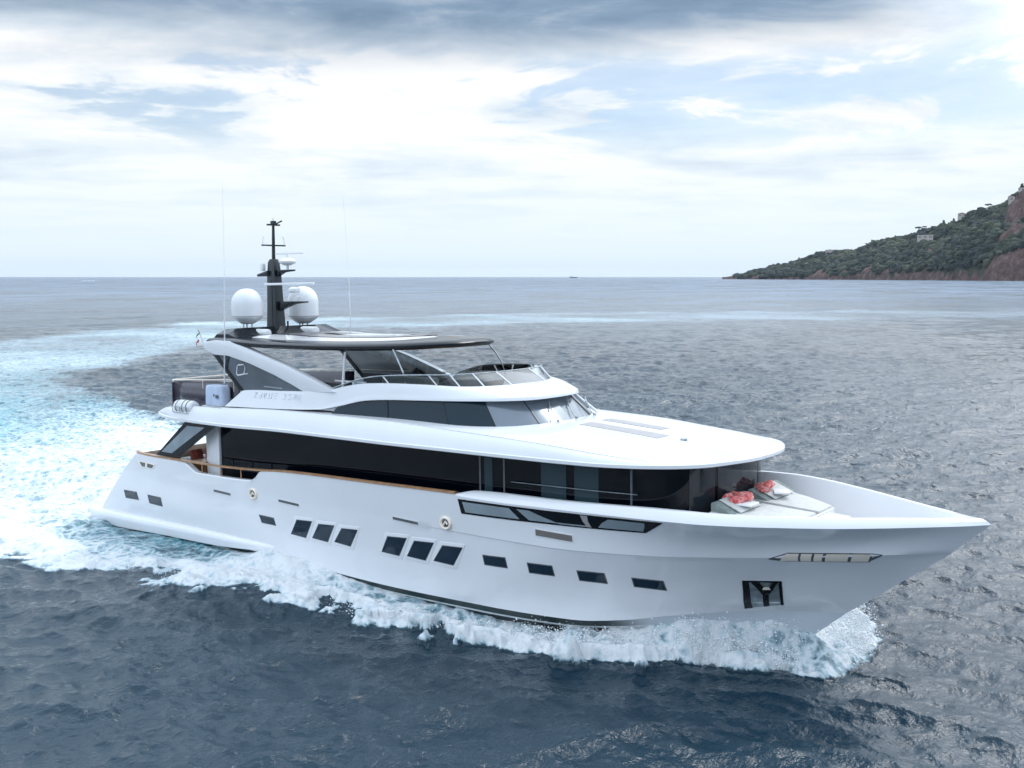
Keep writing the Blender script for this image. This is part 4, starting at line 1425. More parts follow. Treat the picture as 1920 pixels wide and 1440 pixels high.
def wake(x, y):
    n = len(x)
    foam, aer, dz, calm, milk = (np.zeros(n) for _ in range(5))
    m = (x > -60) & (x < 32.5) & (np.abs(y) < 30)
    xx, yy = x[m], y[m]
    n1 = samp(NZ1, 64, xx, yy)
    n2 = samp(NZ2, 23, xx, yy)
    ay = np.abs(yy)
    st = yy < 0
    e = np.where(st, edS(xx), edP(xx))
    scal = 0.34 * n1 * np.clip((30 - xx) / 9, .10, 1) + 0.17 * n2
    e2 = np.maximum(e + scal, 0.02)
    h = np.where(xx > -0.5, hb(xx), 0.0)
    u = np.clip((ay - h) / np.maximum(e2 - h, .05), 0, 2)
    fade = np.clip((xx + 60) / 45, 0, 1)
    inner = np.where(xx > 1, .70 + .18 * sm(xx, 16, 26), .85)
    f = (inner + (1.0 - inner) * np.exp(-((u - .80) / .24) ** 2)) * (1 - sm(u, 1.02, 1.16)) * fade * np.where(st, 1 - sm(xx, 30.7, 31.2), 1 - sm(xx, 30.7, 31.3))
    quart = np.exp(-((xx - 6) / 5) ** 2) * np.exp(-(u / .35) ** 2)
    f -= .28 * quart
    f += .40 * np.exp(-((xx - 13) / 3.2) ** 2) * np.exp(-(u / .6) ** 2)
    f *= 1 - .10 * sm(xx, 27.8, 29.4) * st
    z = H0(xx) * (1 - np.clip(u, 0, 1)) ** 2.0 * np.where(xx > -1, 1, 0)
    z += RG(xx) * np.where(st, 1, 1 + 1.3 * sm(xx, 26, 29.5)) * (np.exp(-((u - .74) / .22) ** 2) * (u < 1.9) - .18 * np.exp(-((u - 1.22) / .18) ** 2)) * fade
    z += (0.06 * n2 + 0.05 * n1) * np.clip(f, 0, 1) * np.clip(.5 + (xx - 15) / 14, .4, 1.2)
    foam[m], dz[m] = f, z
    aer[m] = (1 - sm(u, .9, 1.1)) * np.clip(.35 + .4 * sm(-xx, 0, 8), 0, .8) * fade * (1 - sm(xx, 28.5, 30.2))
    # track behind the stern
    m = (x > -260) & (x < 170) & (y > -40) & (y < 540)
    idx = np.where(m)[0]
    best = np.full(len(idx), 1e9)
    bi = np.zeros(len(idx), int)
    for q in range(0, len(path), 2):
        d = (x[idx] - path[q, 0]) ** 2 + (y[idx] - path[q, 1]) ** 2
        c = d < best
        best[c] = d[c]
        bi[c] = q
    d = np.sqrt(best)
    s = pl[bi]
    wd = np.interp(s, [0, 15, 40, 70, 110, 150, 300, 600], [3.6, 6, 8.5, 12, 17, 22, 25, 28])
    n3 = samp(NZ3, 400, x[idx], y[idx])
    n1 = samp(NZ1, 64, x[idx], y[idx])
    v = d / (wd * (1 + .14 * n3 + .07 * n1))
    dens = np.interp(s, [0, 7, 14, 22, 35, 70, 150, 300, 600], [1.12, .92, .56, .30, .28, .48, .48, .28, .05])
    ft = dens * (1 - sm(v, .60, 1.25)) * (1 + .25 * n3 * sm(s, 10, 60)) + .20 * np.exp(-((v - .90) / .14) ** 2) * sm(s, 5, 30) * (s < 400)
    behind = sm(-x[idx], -1.5, .5)
    ft *= behind
    at_ = (1 - sm(v, .45, 1.15)) * np.interp(s, [0, 8, 30, 60, 120, 300], [.6, .95, 1.0, .65, .15, .0]) * behind
    foam[idx] = np.maximum(foam[idx], ft)
    aer[idx] = np.maximum(aer[idx], at_)
    calm[idx] = (1 - sm(v, .8, 1.2)) * behind
    milk[idx] = (1 - sm(v, .6, 1.5)) * np.interp(s, [0, 30, 80, 150, 300, 600], [.3, .45, .75, .6, .42, .3]) * behind * np.clip(1 + .25 * n3, 0, 1.5)
    dz[idx] += behind * np.exp(-(d / 2.5) ** 2) * np.exp(-((s - 12) / 7) ** 2) * .7 + behind * (1 - sm(v, .8, 1.1)) * n1 * .10 * np.exp(-s / 60)
    return np.clip(foam, 0, 1.2), np.clip(aer, 0, 1), dz, np.clip(calm, 0, 1), np.clip(milk, 0, 1)


foam, aer, dzw, calm, milk = wake(WX, WY)
cuts = [0.25, 0.5, 1, 2, 4, 8, 16, 32]
OA = ocean(211, 1024, 5, 0.7, 5.5, R(122), .22, 0.150, cuts, 1.75)
OC = ocean(397, 256, 8, 7, 26, R(150), .2, 0.035, cuts, 2.0)
OB = ocean(53.7, 512, 6, 0.25, 2.0, R(100), .4, 0.165, cuts[:4])
lev = np.clip(np.log2(np.maximum(space * 1.5, .25) / .25), 0, 7)
hz, hx, hy = (np.zeros(len(WX)) for _ in range(3))
for L, T in ((211, OA), (53.7, OB), (397, OC)):
    for c in range(len(T)):
        wgt = np.clip(1 - np.abs(lev - c), 0, 1)
        mk = wgt > 0
        if not mk.any():
            continue
        a, b = WX[mk], WY[mk]
        for arr, comp in ((hz, 0), (hx, 1), (hy, 2)):
            arr[mk] += samp(T[c][comp], L, a, b) * wgt[mk]
amp = (1 - .15 * sm(RR.ravel(), 50, 220)) * (1 - .45 * calm) - .35 * np.clip(foam, 0, 1) * (dzw > .2)
amp *= 1 - .65 * np.clip(1 - np.hypot((WX - 15) / 17, WY / 4.5), 0, 1) ** .5
chop = 0.9
PX = WX - chop * hx * amp * -1
PY = WY - chop * hy * amp * -1
PZ = WATER_Z + hz * amp * 1.0 + dzw
me = bpy.data.meshes.new('sea')
nv = nr * na
me.vertices.add(nv)
me.vertices.foreach_set('co', np.stack([PX, PY, PZ], 1).astype(np.float32).ravel())
ii, jj = np.meshgrid(np.arange(nr - 1), np.arange(na), indexing='ij')
j2 = (jj + 1) % na
q = np.stack([ii * na + jj, (ii + 1) * na + jj, (ii + 1) * na + j2, ii * na + j2], -1).reshape(-1, 4)
me.loops.add(q.size)
me.loops.foreach_set('vertex_index', q.astype(np.int32).ravel())
me.polygons.add(len(q))
me.polygons.foreach_set('loop_start', (np.arange(len(q)) * 4).astype(np.int32))
me.polygons.foreach_set('loop_total', np.full(len(q), 4, np.int32))
me.polygons.foreach_set('use_smooth', np.ones(len(q), bool))
me.update(calc_edges=True)
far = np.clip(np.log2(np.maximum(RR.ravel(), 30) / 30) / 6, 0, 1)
for nm, arr in (('foam', foam), ('aer', aer), ('far', far), ('milk', milk)):
    a_ = me.attributes.new(nm, 'FLOAT', 'POINT')
    a_.data.foreach_set('value', arr.astype(np.float32))


def sea_mat():
    m = bpy.data.materials.new('sea_water')
    m.use_nodes = True
    t = m.node_tree
    t.nodes.clear()
    out = node(t, 'ShaderNodeOutputMaterial')
    wt = node(t, 'ShaderNodeBsdfPrincipled')
    wt.inputs['IOR'].default_value = 1.38
    fm = node(t, 'ShaderNodeBsdfPrincipled')
    fm.inputs['Roughness'].default_value = 0.85
    fm.inputs['Specular IOR Level'].default_value = 0.2
    A = {k: node(t, 'ShaderNodeAttribute', attribute_name=k).outputs['Fac'] for k in ('foam', 'aer', 'far', 'milk')}
    geo = node(t, 'ShaderNodeNewGeometry')
    pos = geo.outputs['Position']

    def ns(scale, detail, rough, dist=0.0, vec=pos, sc=None):
        if sc:
            mp = node(t, 'ShaderNodeMapping')
            mp.inputs['Scale'].default_value = sc
            mp.inputs['Rotation'].default_value = (0, 0, R(20))
            t.links.new(vec, mp.inputs[0])
            vec = mp.outputs[0]
        n = node(t, 'ShaderNodeTexNoise')
        n.inputs['Scale'].default_value = scale
        n.inputs['Detail'].default_value = detail
        n.inputs['Roughness'].default_value = rough
        n.inputs['Distortion'].default_value = dist
        t.links.new(vec, n.inputs['Vector'])
        return n.outputs[0]
    # foam coverage
    n1 = ns(0.9, 9, 0.68, 1.2)
    n2 = ns(4.5, 6, 0.65, 0.6)
    vo = node(t, 'ShaderNodeTexVoronoi', feature='DISTANCE_TO_EDGE')
    vo.inputs['Scale'].default_value = 1.9
    wv = node(t, 'ShaderNodeVectorMath', operation='ADD')
    nd = node(t, 'ShaderNodeTexNoise')
    nd.inputs['Scale'].default_value = 1.6
    nd.inputs['Detail'].default_value = 4
    t.links.new(pos, nd.inputs['Vector'])
    t.links.new(pos, wv.inputs[0])
    t.links.new(nd.outputs[1], wv.inputs[1])
    t.links.new(wv.outputs[0], vo.inputs['Vector'])
    lace = mth(t, 'SUBTRACT', 1.0, mth(t, 'MULTIPLY', vo.outputs['Distance'], 4.0), clamp=True)
    nn = mth(t, 'ADD', mth(t, 'MULTIPLY', n1, 0.55), mth(t, 'ADD', mth(t, 'MULTIPLY', n2, 0.30), mth(t, 'MULTIPLY', lace, 0.15)))
    val = mth(t, 'ADD', nn, mth(t, 'MULTIPLY', A['foam'], 0.62))
    mlo = mth(t, 'SUBTRACT', 0.76, mth(t, 'MULTIPLY', A['far'], 0.40))
    mhi = mth(t, 'ADD', 1.0, mth(t, 'MULTIPLY', A['far'], 0.35))
    mask = mth(t, 'DIVIDE', mth(t, 'SUBTRACT', val, mlo), mth(t, 'SUBTRACT', mhi, mlo), clamp=True)
    mask = sstep(t, mask, 0.0, 1.0)
    has = sstep(t, A['foam'], 0.02, 0.15)
    mask = mth(t, 'MULTIPLY', mask, has, clamp=True)
    # water colour
    big = ns(0.02, 3, 0.5)
    deep = ramp(t, big, [(0.35, (0.002, 0.017, 0.032)), (0.65, (0.006, 0.031, 0.050))])
    aern = mth(t, 'MULTIPLY', A['aer'], ramp_f(t, n1, 0.30, 0.62), clamp=True)
    col = mixc(t, aern, deep, (0.10, 0.50, 0.58))
    col = mixc(t, mth(t, 'MULTIPLY', A['milk'], sstep(t, n1, 0.30, 0.60)), col, (0.36, 0.41, 0.45))
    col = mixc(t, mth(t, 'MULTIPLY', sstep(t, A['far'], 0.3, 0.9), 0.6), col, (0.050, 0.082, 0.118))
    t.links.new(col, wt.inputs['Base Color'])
    t.links.new(ramp_v(t, A['far'], 0.05, 0.20), wt.inputs['Roughness'])
    # gust patches far out change how the surface glints
    gu = ns(0.02, 9, 0.80, 0.4, sc=(1.0, 0.55, 1.0))
    gv = mth(t, 'MULTIPLY', mth(t, 'SUBTRACT', gu, 0.5), A['far'])
    t.links.new(mth(t, 'ADD', 0.5, mth(t, 'MULTIPLY', gv, 2.2), clamp=True), wt.inputs['Specular IOR Level'])
    # ripples
    r1 = ns(3.0, 5, 0.60, 0.0, sc=(1.0, 0.7, 1.0))
    r2 = ns(0.16, 7, 0.66, 0.3, sc=(1.0, 0.6, 1.0))
    bp = node(t, 'ShaderNodeBump')
    t.links.new(mth(t, 'SUBTRACT', 1.0, mth(t, 'MULTIPLY', A['far'], 0.7)), bp.inputs['Strength'])
    bp.inputs['Distance'].default_value = 0.11
    t.links.new(r1, bp.inputs['Height'])
    bp2 = node(t, 'ShaderNodeBump')
    t.links.new(mth(t, 'MULTIPLY', A['far'], 1.5, clamp=True), bp2.inputs['Strength'])
    bp2.inputs['Distance'].default_value = 3.0
    t.links.new(r2, bp2.inputs['Height'])
    t.links.new(bp.outputs[0], bp2.inputs['Normal'])
    r3 = ns(0.03, 8, 0.70, 0.2, sc=(1.0, 0.8, 1.0))
    bp3 = node(t, 'ShaderNodeBump')
    t.links.new(mth(t, 'MULTIPLY', sstep(t, A['far'], 0.45, 1.0), 1.0, clamp=True), bp3.inputs['Strength'])
    bp3.inputs['Distance'].default_value = 22.0
    t.links.new(r3, bp3.inputs['Height'])
    t.links.new(bp2.outputs[0], bp3.inputs['Normal'])
    t.links.new(bp3.outputs[0], wt.inputs['Normal'])
    fb = node(t, 'ShaderNodeBump')
    fb.inputs['Strength'].default_value = 0.8
    fb.inputs['Distance'].default_value = 0.12
    t.links.new(nn, fb.inputs['Height'])
    t.links.new(fb.outputs[0], fm.inputs['Normal'])
    fc = mixc(t, sstep(t, val, 0.86, 1.15), (0.36, 0.48, 0.53), (0.70, 0.72, 0.73))  # thin foam gets a shadow tone, shading put into the colour
    t.links.new(fc, fm.inputs['Base Color'])
    mx = node(t, 'ShaderNodeMixShader')
    # unresolved facets far out: pale haze-like light put into a diffuse colour
    fd = node(t, 'ShaderNodeBsdfDiffuse')
    fd.inputs[0].default_value = (0.27, 0.34, 0.43, 1)
    gk = mth(t, 'MULTIPLY', sstep(t, gu, 0.38, 0.58), mth(t, 'MULTIPLY', sstep(t, A['far'], 0.35, 0.85), 0.55))
    wx = node(t, 'ShaderNodeMixShader')
    t.links.new(gk, wx.inputs[0])
    t.links.new(wt.outputs[0], wx.inputs[1])
    t.links.new(fd.outputs[0], wx.inputs[2])
    t.links.new(mask, mx.inputs[0])
    t.links.new(wx.outputs[0], mx.inputs[1])
    t.links.new(fm.outputs[0], mx.inputs[2])
    t.links.new(mx.outputs[0], out.inputs[0])
    return m


def ramp_f(t, x, a, b):
    return sstep(t, x, a, b)


def ramp_v(t, x, a, b):
    n = t.nodes.new('ShaderNodeMapRange')
    n.inputs[3].default_value = a
    n.inputs[4].default_value = b
    t.links.new(x, n.inputs[0])
    return n.outputs[0]


me.materials.append(sea_mat())
sea = bpy.data.objects.new('sea', me)
COL.objects.link(sea)
tag(sea, 'dark blue choppy sea with the white wake of the yacht curving across it', kind='structure')

# ------------------------------------------------------------------ flying spray round the bow
M['spray'] = mat('white_spray', (0.85, 0.88, 0.90), 0.6, spec=0.3)
sp = []
g = np.random.RandomState(21)


def surf(x, y):
    return wake(np.atleast_1d(x), np.atleast_1d(y))[2]


def emit(n, xr, side, urange, hmax, jit=.12):
    x = g.uniform(*xr, n)
    ed = edS(x) if side < 0 else edP(x)
    h = hb(x)
    u = g.uniform(*urange, n)
    y = side * (h + (ed - h) * u)
    z = WATER_Z + wake(x, y)[2] + np.abs(g.normal(0, 1, n)) ** 1.5 * hmax * .35
    sp.append(np.stack([x + g.normal(0, jit, n), y + g.normal(0, jit, n), z], 1))


emit(2000, (23, 30.0), -1, (0.0, .98), .30)
emit(1800, (27.0, 29.8), -1, (0.0, .8), .55)
emit(1200, (6, 25), -1, (0.6, .98), .15)
emit(4200, (28, 31.0), 1, (0.1, .98), 1.0)
emit(900, (20, 28), 1, (0.5, 1.05), .5)
x = g.uniform(-16, 0.2, 2200)
y = g.normal(0, 2.6, 2200)
sp.append(np.stack([x, y, WATER_Z + wake(x, y)[2] + np.abs(g.normal(0, 1, 2200)) ** 1.4 * .30], 1))
SPV = np.concatenate(sp)
ns_ = len(SPV)
rad_ = .006 + .016 * g.uniform(0, 1, ns_) ** 3
octa = np.array([(1, 0, 0), (-1, 0, 0), (0, 1, 0), (0, -1, 0), (0, 0, 1), (0, 0, -1)], float)
of = np.array([(0, 2, 4), (2, 1, 4), (1, 3, 4), (3, 0, 4), (2, 0, 5), (1, 2, 5), (3, 1, 5), (0, 3, 5)])
st_ = np.stack([1 + g.uniform(0, 1.5, ns_), 1 + g.uniform(0, .8, ns_), 1 + g.uniform(0, 1.2, ns_)], 1)
V = (SPV[:, None, :] + octa[None] * (rad_[:, None] * st_)[:, None, :]).reshape(-1, 3)
Fq = (of[None] + (np.arange(ns_) * 6)[:, None, None]).reshape(-1, 3)
sme = bpy.data.meshes.new('bow_spray')
sme.from_pydata(V.tolist(), [], Fq.tolist())
sme.polygons.foreach_set('use_smooth', [True] * len(sme.polygons))
sme.materials.append(M['spray'])
spo = bpy.data.objects.new('bow_spray', sme)
COL.objects.link(spo)
tag(spo, 'white drops of spray thrown up round the hull of the yacht', kind='stuff')

# ================================================================== HEADLAND
def ground_at(px, dist):
    a = YAW - math.atan((px - 960) / FPX)
    return CAM[0] + dist * math.cos(a), CAM[1] + dist * math.sin(a)


sil = [(1352, 521), (1360, 519.5), (1374, 518.0), (1393, 518), (1400, 513), (1415, 507), (1430, 502), (1445, 494), (1470, 489), (1495, 481), (1520, 472), (1545, 465), (1600, 462), (1620, 454), (1650, 444), (1700, 433), (1750, 417),
       (1790, 404), (1802, 397), (1815, 389), (1850, 381), (1872, 378), (1884, 364), (1905, 354), (1925, 348), (1980, 326), (2050, 296), (2150, 262), (2260, 246), (2400, 290), (2560, 380), (2700, 480), (2800, 519)]
fsil = pchip([p[0] for p in sil], [p[1] for p in sil])
fsh = pchip([1340, 1400, 1600, 1920, 2250, 2800], [4350, 4150, 3500, 2700, 2350, 2200])
NU, NVt = 420, 90
up_ = np.linspace(1340, 2800, NU) if False else np.r_[np.linspace(1352, 1960, 330), np.linspace(1970, 2800, NU - 330)]
vv = np.linspace(0, 1, NVt)
TN1, TN2 = fbm(2400, 512, 31, 700, 2.0), fbm(600, 512, 32, 130, 1.8)
TZ = np.zeros((NU, NVt, 3))
VR = 0.62
for i, px in enumerate(up_):
    d0 = float(fsh(px))
    depth = 900 * (0.35 + .65 * sm(px, 1380, 1750))
    dR = d0 + depth * VR
    hr_ = (519 - float(fsil(px))) / FPX * dR + 10
    hr_ = max(2.0, hr_ - 11 * sm(px, 1395, 1450) - .10 * hr_)
    for j, v in enumerate(vv):
        d = d0 + depth * v
        gx, gy = ground_at(px, d)
        if v <= VR:
            q_ = v / VR
            cliff = min(1.0, q_ / .045)
            h = hr_ * (0.14 * cliff ** .7 + .86 * q_ ** .9)
            h = hr_ * min(1, h / hr_)
        else:
            q_ = (v - VR) / (1 - VR)
            h = hr_ * (1 - q_ ** 1.6)
        TZ[i, j] = (gx, gy, h)
lump = samp(TN1, 2400, TZ[..., 0], TZ[..., 1]) * .10 + samp(TN2, 600, TZ[..., 0], TZ[..., 1]) * .055
edge_ = np.minimum(1, vv / .06) * np.minimum(1, (1 - vv) / .2)
ridge_ = 1 - .85 * np.exp(-((vv - VR) / .10) ** 2)
TZ[..., 2] *= (1 + lump * edge_ * ridge_)
rock = samp(TN2, 600, TZ[..., 0] * 3, TZ[..., 1] * 3)
TZ[..., 2] += rock * 2.2 * np.minimum(1, vv / .03)
TZ[:, 0, 2] = -3
TZ[:, -1, 2] = -3
hill_mb = MB().grid(TZ)


def hill_mat():
    m = mat('headland_rock', (0.2, 0.1, 0.08), 0.9)
    t = m.node_tree
    b = t.nodes['Principled BSDF']
    geo = node(t, 'ShaderNodeNewGeometry')
    n1 = node(t, 'ShaderNodeTexNoise')
    n1.inputs['Scale'].default_value = .045
    n1.inputs['Detail'].default_value = 8
    n1.inputs['Roughness'].default_value = .7
    t.links.new(geo.outputs['Position'], n1.inputs['Vector'])
    rockc = ramp(t, n1.outputs[0], [(.3, (.030, .020, .020)), (.5, (.115, .064, .055)), (.7, (.27, .18, .155))])
    veg = ramp(t, n1.outputs[0], [(.35, (.018, .032, .020)), (.65, (.055, .075, .040))])
    sp_ = node(t, 'ShaderNodeSeparateXYZ')
    t.links.new(geo.outputs['Position'], sp_.inputs[0])
    n2 = node(t, 'ShaderNodeTexNoise')
    n2.inputs['Scale'].default_value = .008
    t.links.new(geo.outputs['Position'], n2.inputs['Vector'])
    hz_ = mth(t, 'ADD', sp_.outputs[2], mth(t, 'MULTIPLY', mth(t, 'SUBTRACT', n2.outputs[0], .5), -90))
    rk_ = node(t, 'ShaderNodeAttribute', attribute_name='rock')
    k = mth(t, 'SUBTRACT', 1.0, sstep(t, mth(t, 'ADD', rk_.outputs['Fac'], mth(t, 'MULTIPLY', mth(t, 'SUBTRACT', n1.outputs[0], .5), .8)), .40, .60))
    t.links.new(mixc(t, k, rockc, veg), b.inputs['Base Color'])
    bp = node(t, 'ShaderNodeBump')
    bp.inputs['Strength'].default_value = 1
    bp.inputs['Distance'].default_value = 22
    t.links.new(n1.outputs[0], bp.inputs['Height'])
    t.links.new(bp.outputs[0], b.inputs['Normal'])
    return m


hill = hill_mb.build('hills', hill_mat(), None, smooth=0)
RK = np.zeros((NU, NVt))
VVg, UUg = np.meshgrid(vv, up_)
RK = 1 - sm(TZ[..., 2] + samp(TN2, 600, TZ[..., 0], TZ[..., 1]) * 9, 8, 30)
RK = np.maximum(RK, sm(samp(TN2, 600, TZ[..., 0], TZ[..., 1]) + samp(TN1, 2400, TZ[..., 0] * 2, TZ[..., 1] * 2) * .8 - (TZ[..., 2] - 25) / 60, .5, 1.1) * .9)
RK = np.maximum(RK, np.exp(-((UUg - 1897) / 24) ** 4 - ((VVg - .41) / .11) ** 4))
RK = np.maximum(RK, sm(UUg, 1850, 1866) * (1 - sm(VVg, .08 + .07 * sm(UUg, 1868, 1930), .12 + .08 * sm(UUg, 1868, 1930))))
ra_ = hill.data.attributes.new('rock', 'FLOAT', 'POINT')
ra_.data.foreach_set('value', RK.astype(np.float32).ravel())
tag(hill, 'rocky wooded headland rising to the right on the horizon', kind='structure')

# woodland crowns
M['wood'] = mat('headland_foliage', (0.035, 0.052, 0.030), 0.95)
_t = M['wood'].node_tree
_a = node(_t, 'ShaderNodeAttribute', attribute_name='tone')
_t.links.new(ramp(_t, _a.outputs['Fac'], [(0, (.006, .014, .014)), (.5, (.018, .031, .023)), (1, (.060, .072, .042))]), _t.nodes['Principled BSDF'].inputs['Base Color'])
bm = bmesh.new()
bmesh.ops.create_icosphere(bm, subdivisions=2, radius=1)
iv = np.array([v.co[:] for v in bm.verts])
iff = np.array([[v.index for v in f.verts] for f in bm.faces])
bm.free()
g = np.random.RandomState(77)


def hill_pt(u, v):
    i = np.clip(u * (NU - 1), 0, NU - 1.001)
    j = np.clip(v * (NVt - 1), 0, NVt - 1.001)
    i0, j0 = i.astype(int), j.astype(int)
    a, b = (i - i0)[:, None], (j - j0)[:, None]
    return (TZ[i0, j0] * (1 - a) + TZ[i0 + 1, j0] * a) * (1 - b) + (TZ[i0, j0 + 1] * (1 - a) + TZ[i0 + 1, j0 + 1] * a) * b


NT = 15000
u_ = g.uniform(0.03, 1, NT) ** 1.0
v_ = np.concatenate([g.uniform(.02, .66, NT - 2500), g.normal(VR, .02, 2500)])
P0 = hill_pt(u_, v_)
bare = samp(TN2, 600, P0[:, 0], P0[:, 1]) * 1.0 + samp(TN1, 2400, P0[:, 0] * 2, P0[:, 1] * 2) * .8
pxu = up_[np.clip((u_ * (NU - 1)).astype(int), 0, NU - 1)]
cliff_ = (np.abs(pxu - 1897) < 26) & (v_ > .30) & (v_ < .50) & (bare > -.9)
cliff2 = (pxu > 1868) & (v_ < .055 + .05 * sm(pxu, 1868, 1930))
keep = (bare < 0.72 + np.clip((P0[:, 2] - 25) / 60, -.9, .7)) & (P0[:, 2] > 4) & ~cliff_ & ~cliff2
P0 = P0[keep]
v_ = v_[keep]
bare = bare[keep]
nt = len(P0)
rr_ = (3.5 + 8.5 * g.uniform(0, 1, nt) ** 1.7) * np.where(np.abs(v_ - VR) < .06, .62, 1.0)
ph = g.uniform(0, 6.28, (nt, 3))
dsp = 1 + .22 * np.sin(3.1 * iv[None, :, 0] + ph[:, None, 0]) + .22 * np.sin(4.3 * iv[None, :, 1] + ph[:, None, 1]) + .2 * np.sin(5.7 * iv[None, :, 2] + ph[:, None, 2]) + g.normal(0, .10, (nt, len(iv)))
sc3 = np.stack([g.uniform(.85, 1.35, nt), g.uniform(.85, 1.35, nt), g.uniform(.6, 1.0, nt)], 1)
V = P0[:, None, :] + iv[None] * (dsp * rr_[:, None])[:, :, None] * sc3[:, None, :]
V[..., 2] += (rr_ * .25)[:, None]
Fw = (iff[None] + (np.arange(nt) * len(iv))[:, None, None]).reshape(-1, 3)
tm_ = bpy.data.meshes.new('woodland')
tm_.vertices.add(nt * len(iv))
tm_.vertices.foreach_set('co', V.astype(np.float32).ravel())
tm_.loops.add(Fw.size)
tm_.loops.foreach_set('vertex_index', Fw.astype(np.int32).ravel())
tm_.polygons.add(len(Fw))
tm_.polygons.foreach_set('loop_start', (np.arange(len(Fw)) * 3).astype(np.int32))
tm_.polygons.foreach_set('loop_total', np.full(len(Fw), 3, np.int32))
tm_.update(calc_edges=True)
tone = np.clip(.42 + .26 * bare + .18 * samp(NZ3, 400, P0[:, 0], P0[:, 1]) + g.normal(0, .24, nt), 0, 1)
a_ = tm_.attributes.new('tone', 'FLOAT', 'POINT')
a_.data.foreach_set('value', np.repeat(tone, len(iv)).astype(np.float32))
tm_.materials.append(M['wood'])
wood = bpy.data.objects.new('woodland', tm_)
COL.objects.link(wood)
tag(wood, 'dark green woodland covering the far headland', kind='stuff')
M['bark'] = mat('far_bark', (.06, .045, .04), .9)
M['villa'] = mat('far_villa_wall', (.46, .40, .37), .8, vary=.1)
M['tile'] = mat('far_roof_tile', (.32, .17, .13), .8, vary=.15)
M['win'] = mat('far_window', (.20, .19, .19), .3)


def ridge(px, v=VR):
    i = int(np.argmin(np.abs(up_ - px)))
    j = int(round(v * (NVt - 1)))
    return TZ[i, j]


def pine(px, h, flat, label, v=VR, grp='trees standing out on the headland skyline'):
    p = ridge(px, v)
    t = thing('umbrella_pine' if flat else 'pine_tree', label, 'tree', tuple(p), rnd.uniform(0, 6), grp)
    MB().tube([(0, 0, -3), (h * .03, 0, h * .4), (0, h * .02, h * .85)], h * .035, 6, h * .02).build('trunk', M['bark'], t)
    m_ = MB()
    n = 26 if flat else 30
    for k in range(n):
        if flat:
            a, q = rnd.uniform(0, 6.28), rnd.uniform(0, 1) ** .6
            c = (q * h * .42 * math.cos(a), q * h * .42 * math.sin(a), h * (.80 + .12 * (1 - q * q) + rnd.uniform(-.03, .03)))
            s = h * rnd.uniform(.10, .16)
            zs = .5
        else:
            a, zz = rnd.uniform(0, 6.28), rnd.uniform(.2, 1)
            q = (1.05 - zz) * .38
            c = (q * h * math.cos(a), q * h * math.sin(a), h * zz)
            s = h * rnd.uniform(.09, .16)
            zs = .8
        d = 1 + .25 * np.sin(3.3 * iv[:, 0] + k) + .2 * np.sin(4.7 * iv[:, 2] + 2 * k)
        m_.add([(c[0] + p_[0] * s * e, c[1] + p_[1] * s * e, c[2] + p_[2] * s * e * zs) for p_, e in zip(iv, d)], iff.tolist())
    c_ = m_.build('crown', M['wood'], t, smooth=0)
    at2 = c_.data.attributes.new('tone', 'FLOAT', 'POINT')
    at2.data.foreach_set('value', np.full(len(c_.data.vertices), .4, np.float32))


pine(1446, 15, False, 'small dark tree furthest left on the headland skyline')
pine(1494, 14, False, 'bushy tree above the rocks just left of the flat white villa')
pine(1619, 14, True, 'lone flat topped pine a little right of the flat white villa')
pine(1671, 14, False, 'short pointed tree in the middle of the bare ridge')
pine(1715, 26, True, 'tallest umbrella pine with two tiers on the middle of the ridge')
pine(1725, 16, True, 'low spreading pine touching the tallest umbrella pine')
pine(1760, 15, False, 'thin pointed cypress right of the tallest umbrella pine')
pine(1779, 14, False, 'round tree beside the gabled villa on the ridge')
pine(1842, 20, True, 'broad umbrella pine on the upper shoulder of the headland')
pine(1903, 20, False, 'dark tree on the topmost terrace at the right edge')
pine(1916, 22, True, 'flat pine at the very right edge of the headland top')


def villa(px, v, w_, d_, h_, label, flat=True, dz=0, arches=3):
    p = ridge(px, v)
    ax, ay = p[0] - CAM[0], p[1] - CAM[1]
    t = thing('villa', label, 'house', (p[0], p[1], p[2] + dz), math.atan2(ay, ax) - math.pi / 2, 'villas on the headland')
    MB().box((0, 0, h_ / 2 - 4), (w_, d_, h_ + 8)).build('wall', M['villa'], t)
    if flat:
        MB().box((0, 0, h_ + .35), (w_ + 1.2, d_ + 1.2, .7)).build('roof', M['villa'], t)
    else:
        MB().prism([(-w_ / 2 - .8, h_), (w_ / 2 + .8, h_), (0, h_ + w_ * .16)], 1, -d_ / 2 - .8, d_ / 2 + .8).build('roof', M['tile'], t)
    for k in range(arches):
        x = (k + .5) / arches * w_ - w_ / 2
        MB().box((x, -d_ / 2 - .05, h_ * .55), (w_ / arches * .5, .3, h_ * .42)).build('window', M['win'], t)
    return t


villa(1555, VR - .01, 46, 16, 10, 'long low flat roofed villa on the left slope of the headland', True, 1, 5)
villa(1727, .36, 46, 18, 13, 'pale villa halfway up the slope below the tallest umbrella pine', True, 9, 3)
villa(1793, VR - .01, 24, 14, 11, 'small gabled villa on the ridge beside a round tree', False, 1, 2)
villa(1846, VR - .03, 20, 12, 9, 'villa under the broad umbrella pine', True, 3, 3)
villa(1885, .50, 16, 10, 14, 'small white house on the cliff at the right edge', False, 10, 1)
villa(1907, VR - .02, 30, 14, 9, 'large terraced villa at the top right corner of the headland', True, 1, 4)

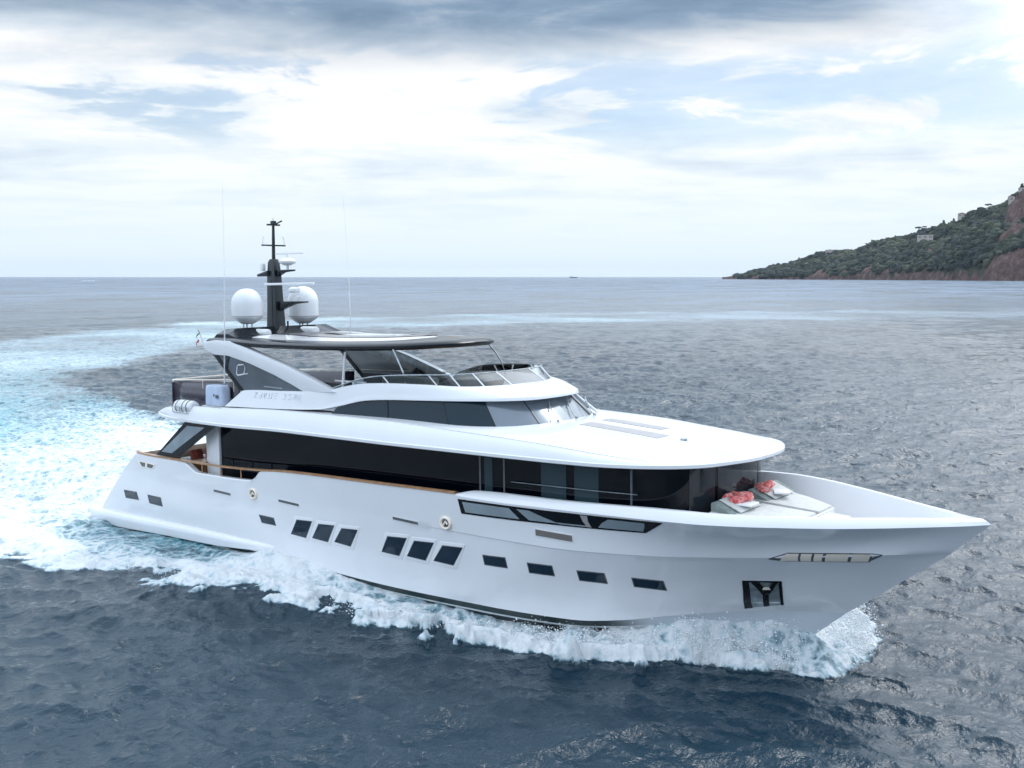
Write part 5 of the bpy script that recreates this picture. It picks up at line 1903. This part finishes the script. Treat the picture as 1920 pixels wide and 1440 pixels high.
# ------------------------------------------------------------------ distant craft
def far_boat(px, dist, L, name, label, cat, kind):
    gx, gy = ground_at(px, dist)
    a = math.atan2(gy - CAM[1], gx - CAM[0]) - math.pi / 2
    t = thing(name, label, cat, (gx, gy, WATER_Z), a + rnd.uniform(-.2, .2))
    hp_ = [(-L / 2, L * .1), (L * .38, L * .1), (L / 2, L * .13), (L * .42, -1), (-L / 2, -1)]
    m_ = MB()
    ring = []
    for y, s in ((-.16, .8), (-.14, 1), (.14, 1), (.16, .8)):
        ring.append([(x * s, y * L, z) for x, z in hp_])
    m_.grid(np.array(ring), wrap=True)
    m_.add(ring[0], [tuple(range(5))]).add(ring[-1], [tuple(range(5))])
    m_.build('hull', M['gel'] if kind != 'ship' else M['mast'], t)
    if kind == 'motor':
        MB().prism([(-L * .2, L * .1), (-L * .15, L * .22), (L * .1, L * .22), (L * .22, L * .11)], 1, -L * .1, L * .1).build('cabin', M['gel'], t)
        m_ = MB()
        for k in range(40):
            x = -L * .4 - rnd.random() * L * 1.6
            s = rnd.uniform(.5, 1.4)
            m_.box((x, rnd.uniform(-1, 1) * L * .18, .3 + rnd.random() * .8), (s * 2.4, s, s * .7), Matrix.Rotation(rnd.random(), 3, 'Z'))
        tag(m_.build('wash', M['spray'], t), None, kind='stuff')
    elif kind == 'ship':
        MB().box((-L * .3, 0, L * .16), (L * .14, L * .16, L * .12)).box((L * .05, 0, L * .12), (L * .3, L * .16, L * .05)).build('superstructure', M['villa'], t)
    else:
        MB().tube([(0, 0, 0), (0, 0, L * 1.2)], .15, 6).build('sailboat_mast', M['steel'], t)
        MB().prism([(-.2, L * .2), (-L * .4, L * .2), (-.2, L * 1.15)], 1, -.05, .05).build('sail', M['villa'], t)
    return t


far_boat(180, 2500, 13, 'motorboat', 'tiny white motorboat with a white wash near the horizon at the left', 'boat', 'motor')
far_boat(1075, 9500, 75, 'ship', 'faint grey ship on the horizon in the middle of the photo', 'ship', 'ship')
far_boat(1275, 7000, 14, 'sailboat', 'tiny sailing boat on the horizon left of the headland', 'boat', 'sail')

# ------------------------------------------------------------------ haze
hm_ = bpy.data.materials.new('sea_haze')
hm_.use_nodes = True
ht_ = hm_.node_tree
ht_.nodes.clear()
ho_ = node(ht_, 'ShaderNodeOutputMaterial')
pv = node(ht_, 'ShaderNodeVolumePrincipled')
pv.inputs['Color'].default_value = (0.82, 0.90, 1.0, 1)
pv.inputs['Density'].default_value = 0.000014
pv.inputs['Anisotropy'].default_value = 0.2
ht_.links.new(pv.outputs[0], ho_.inputs['Volume'])
hz_o = MB().box((0, 0, 300), (124000, 124000, 610)).build('haze', hm_, None, smooth=0)
tag(hz_o, 'thin pale sea haze', kind='stuff')
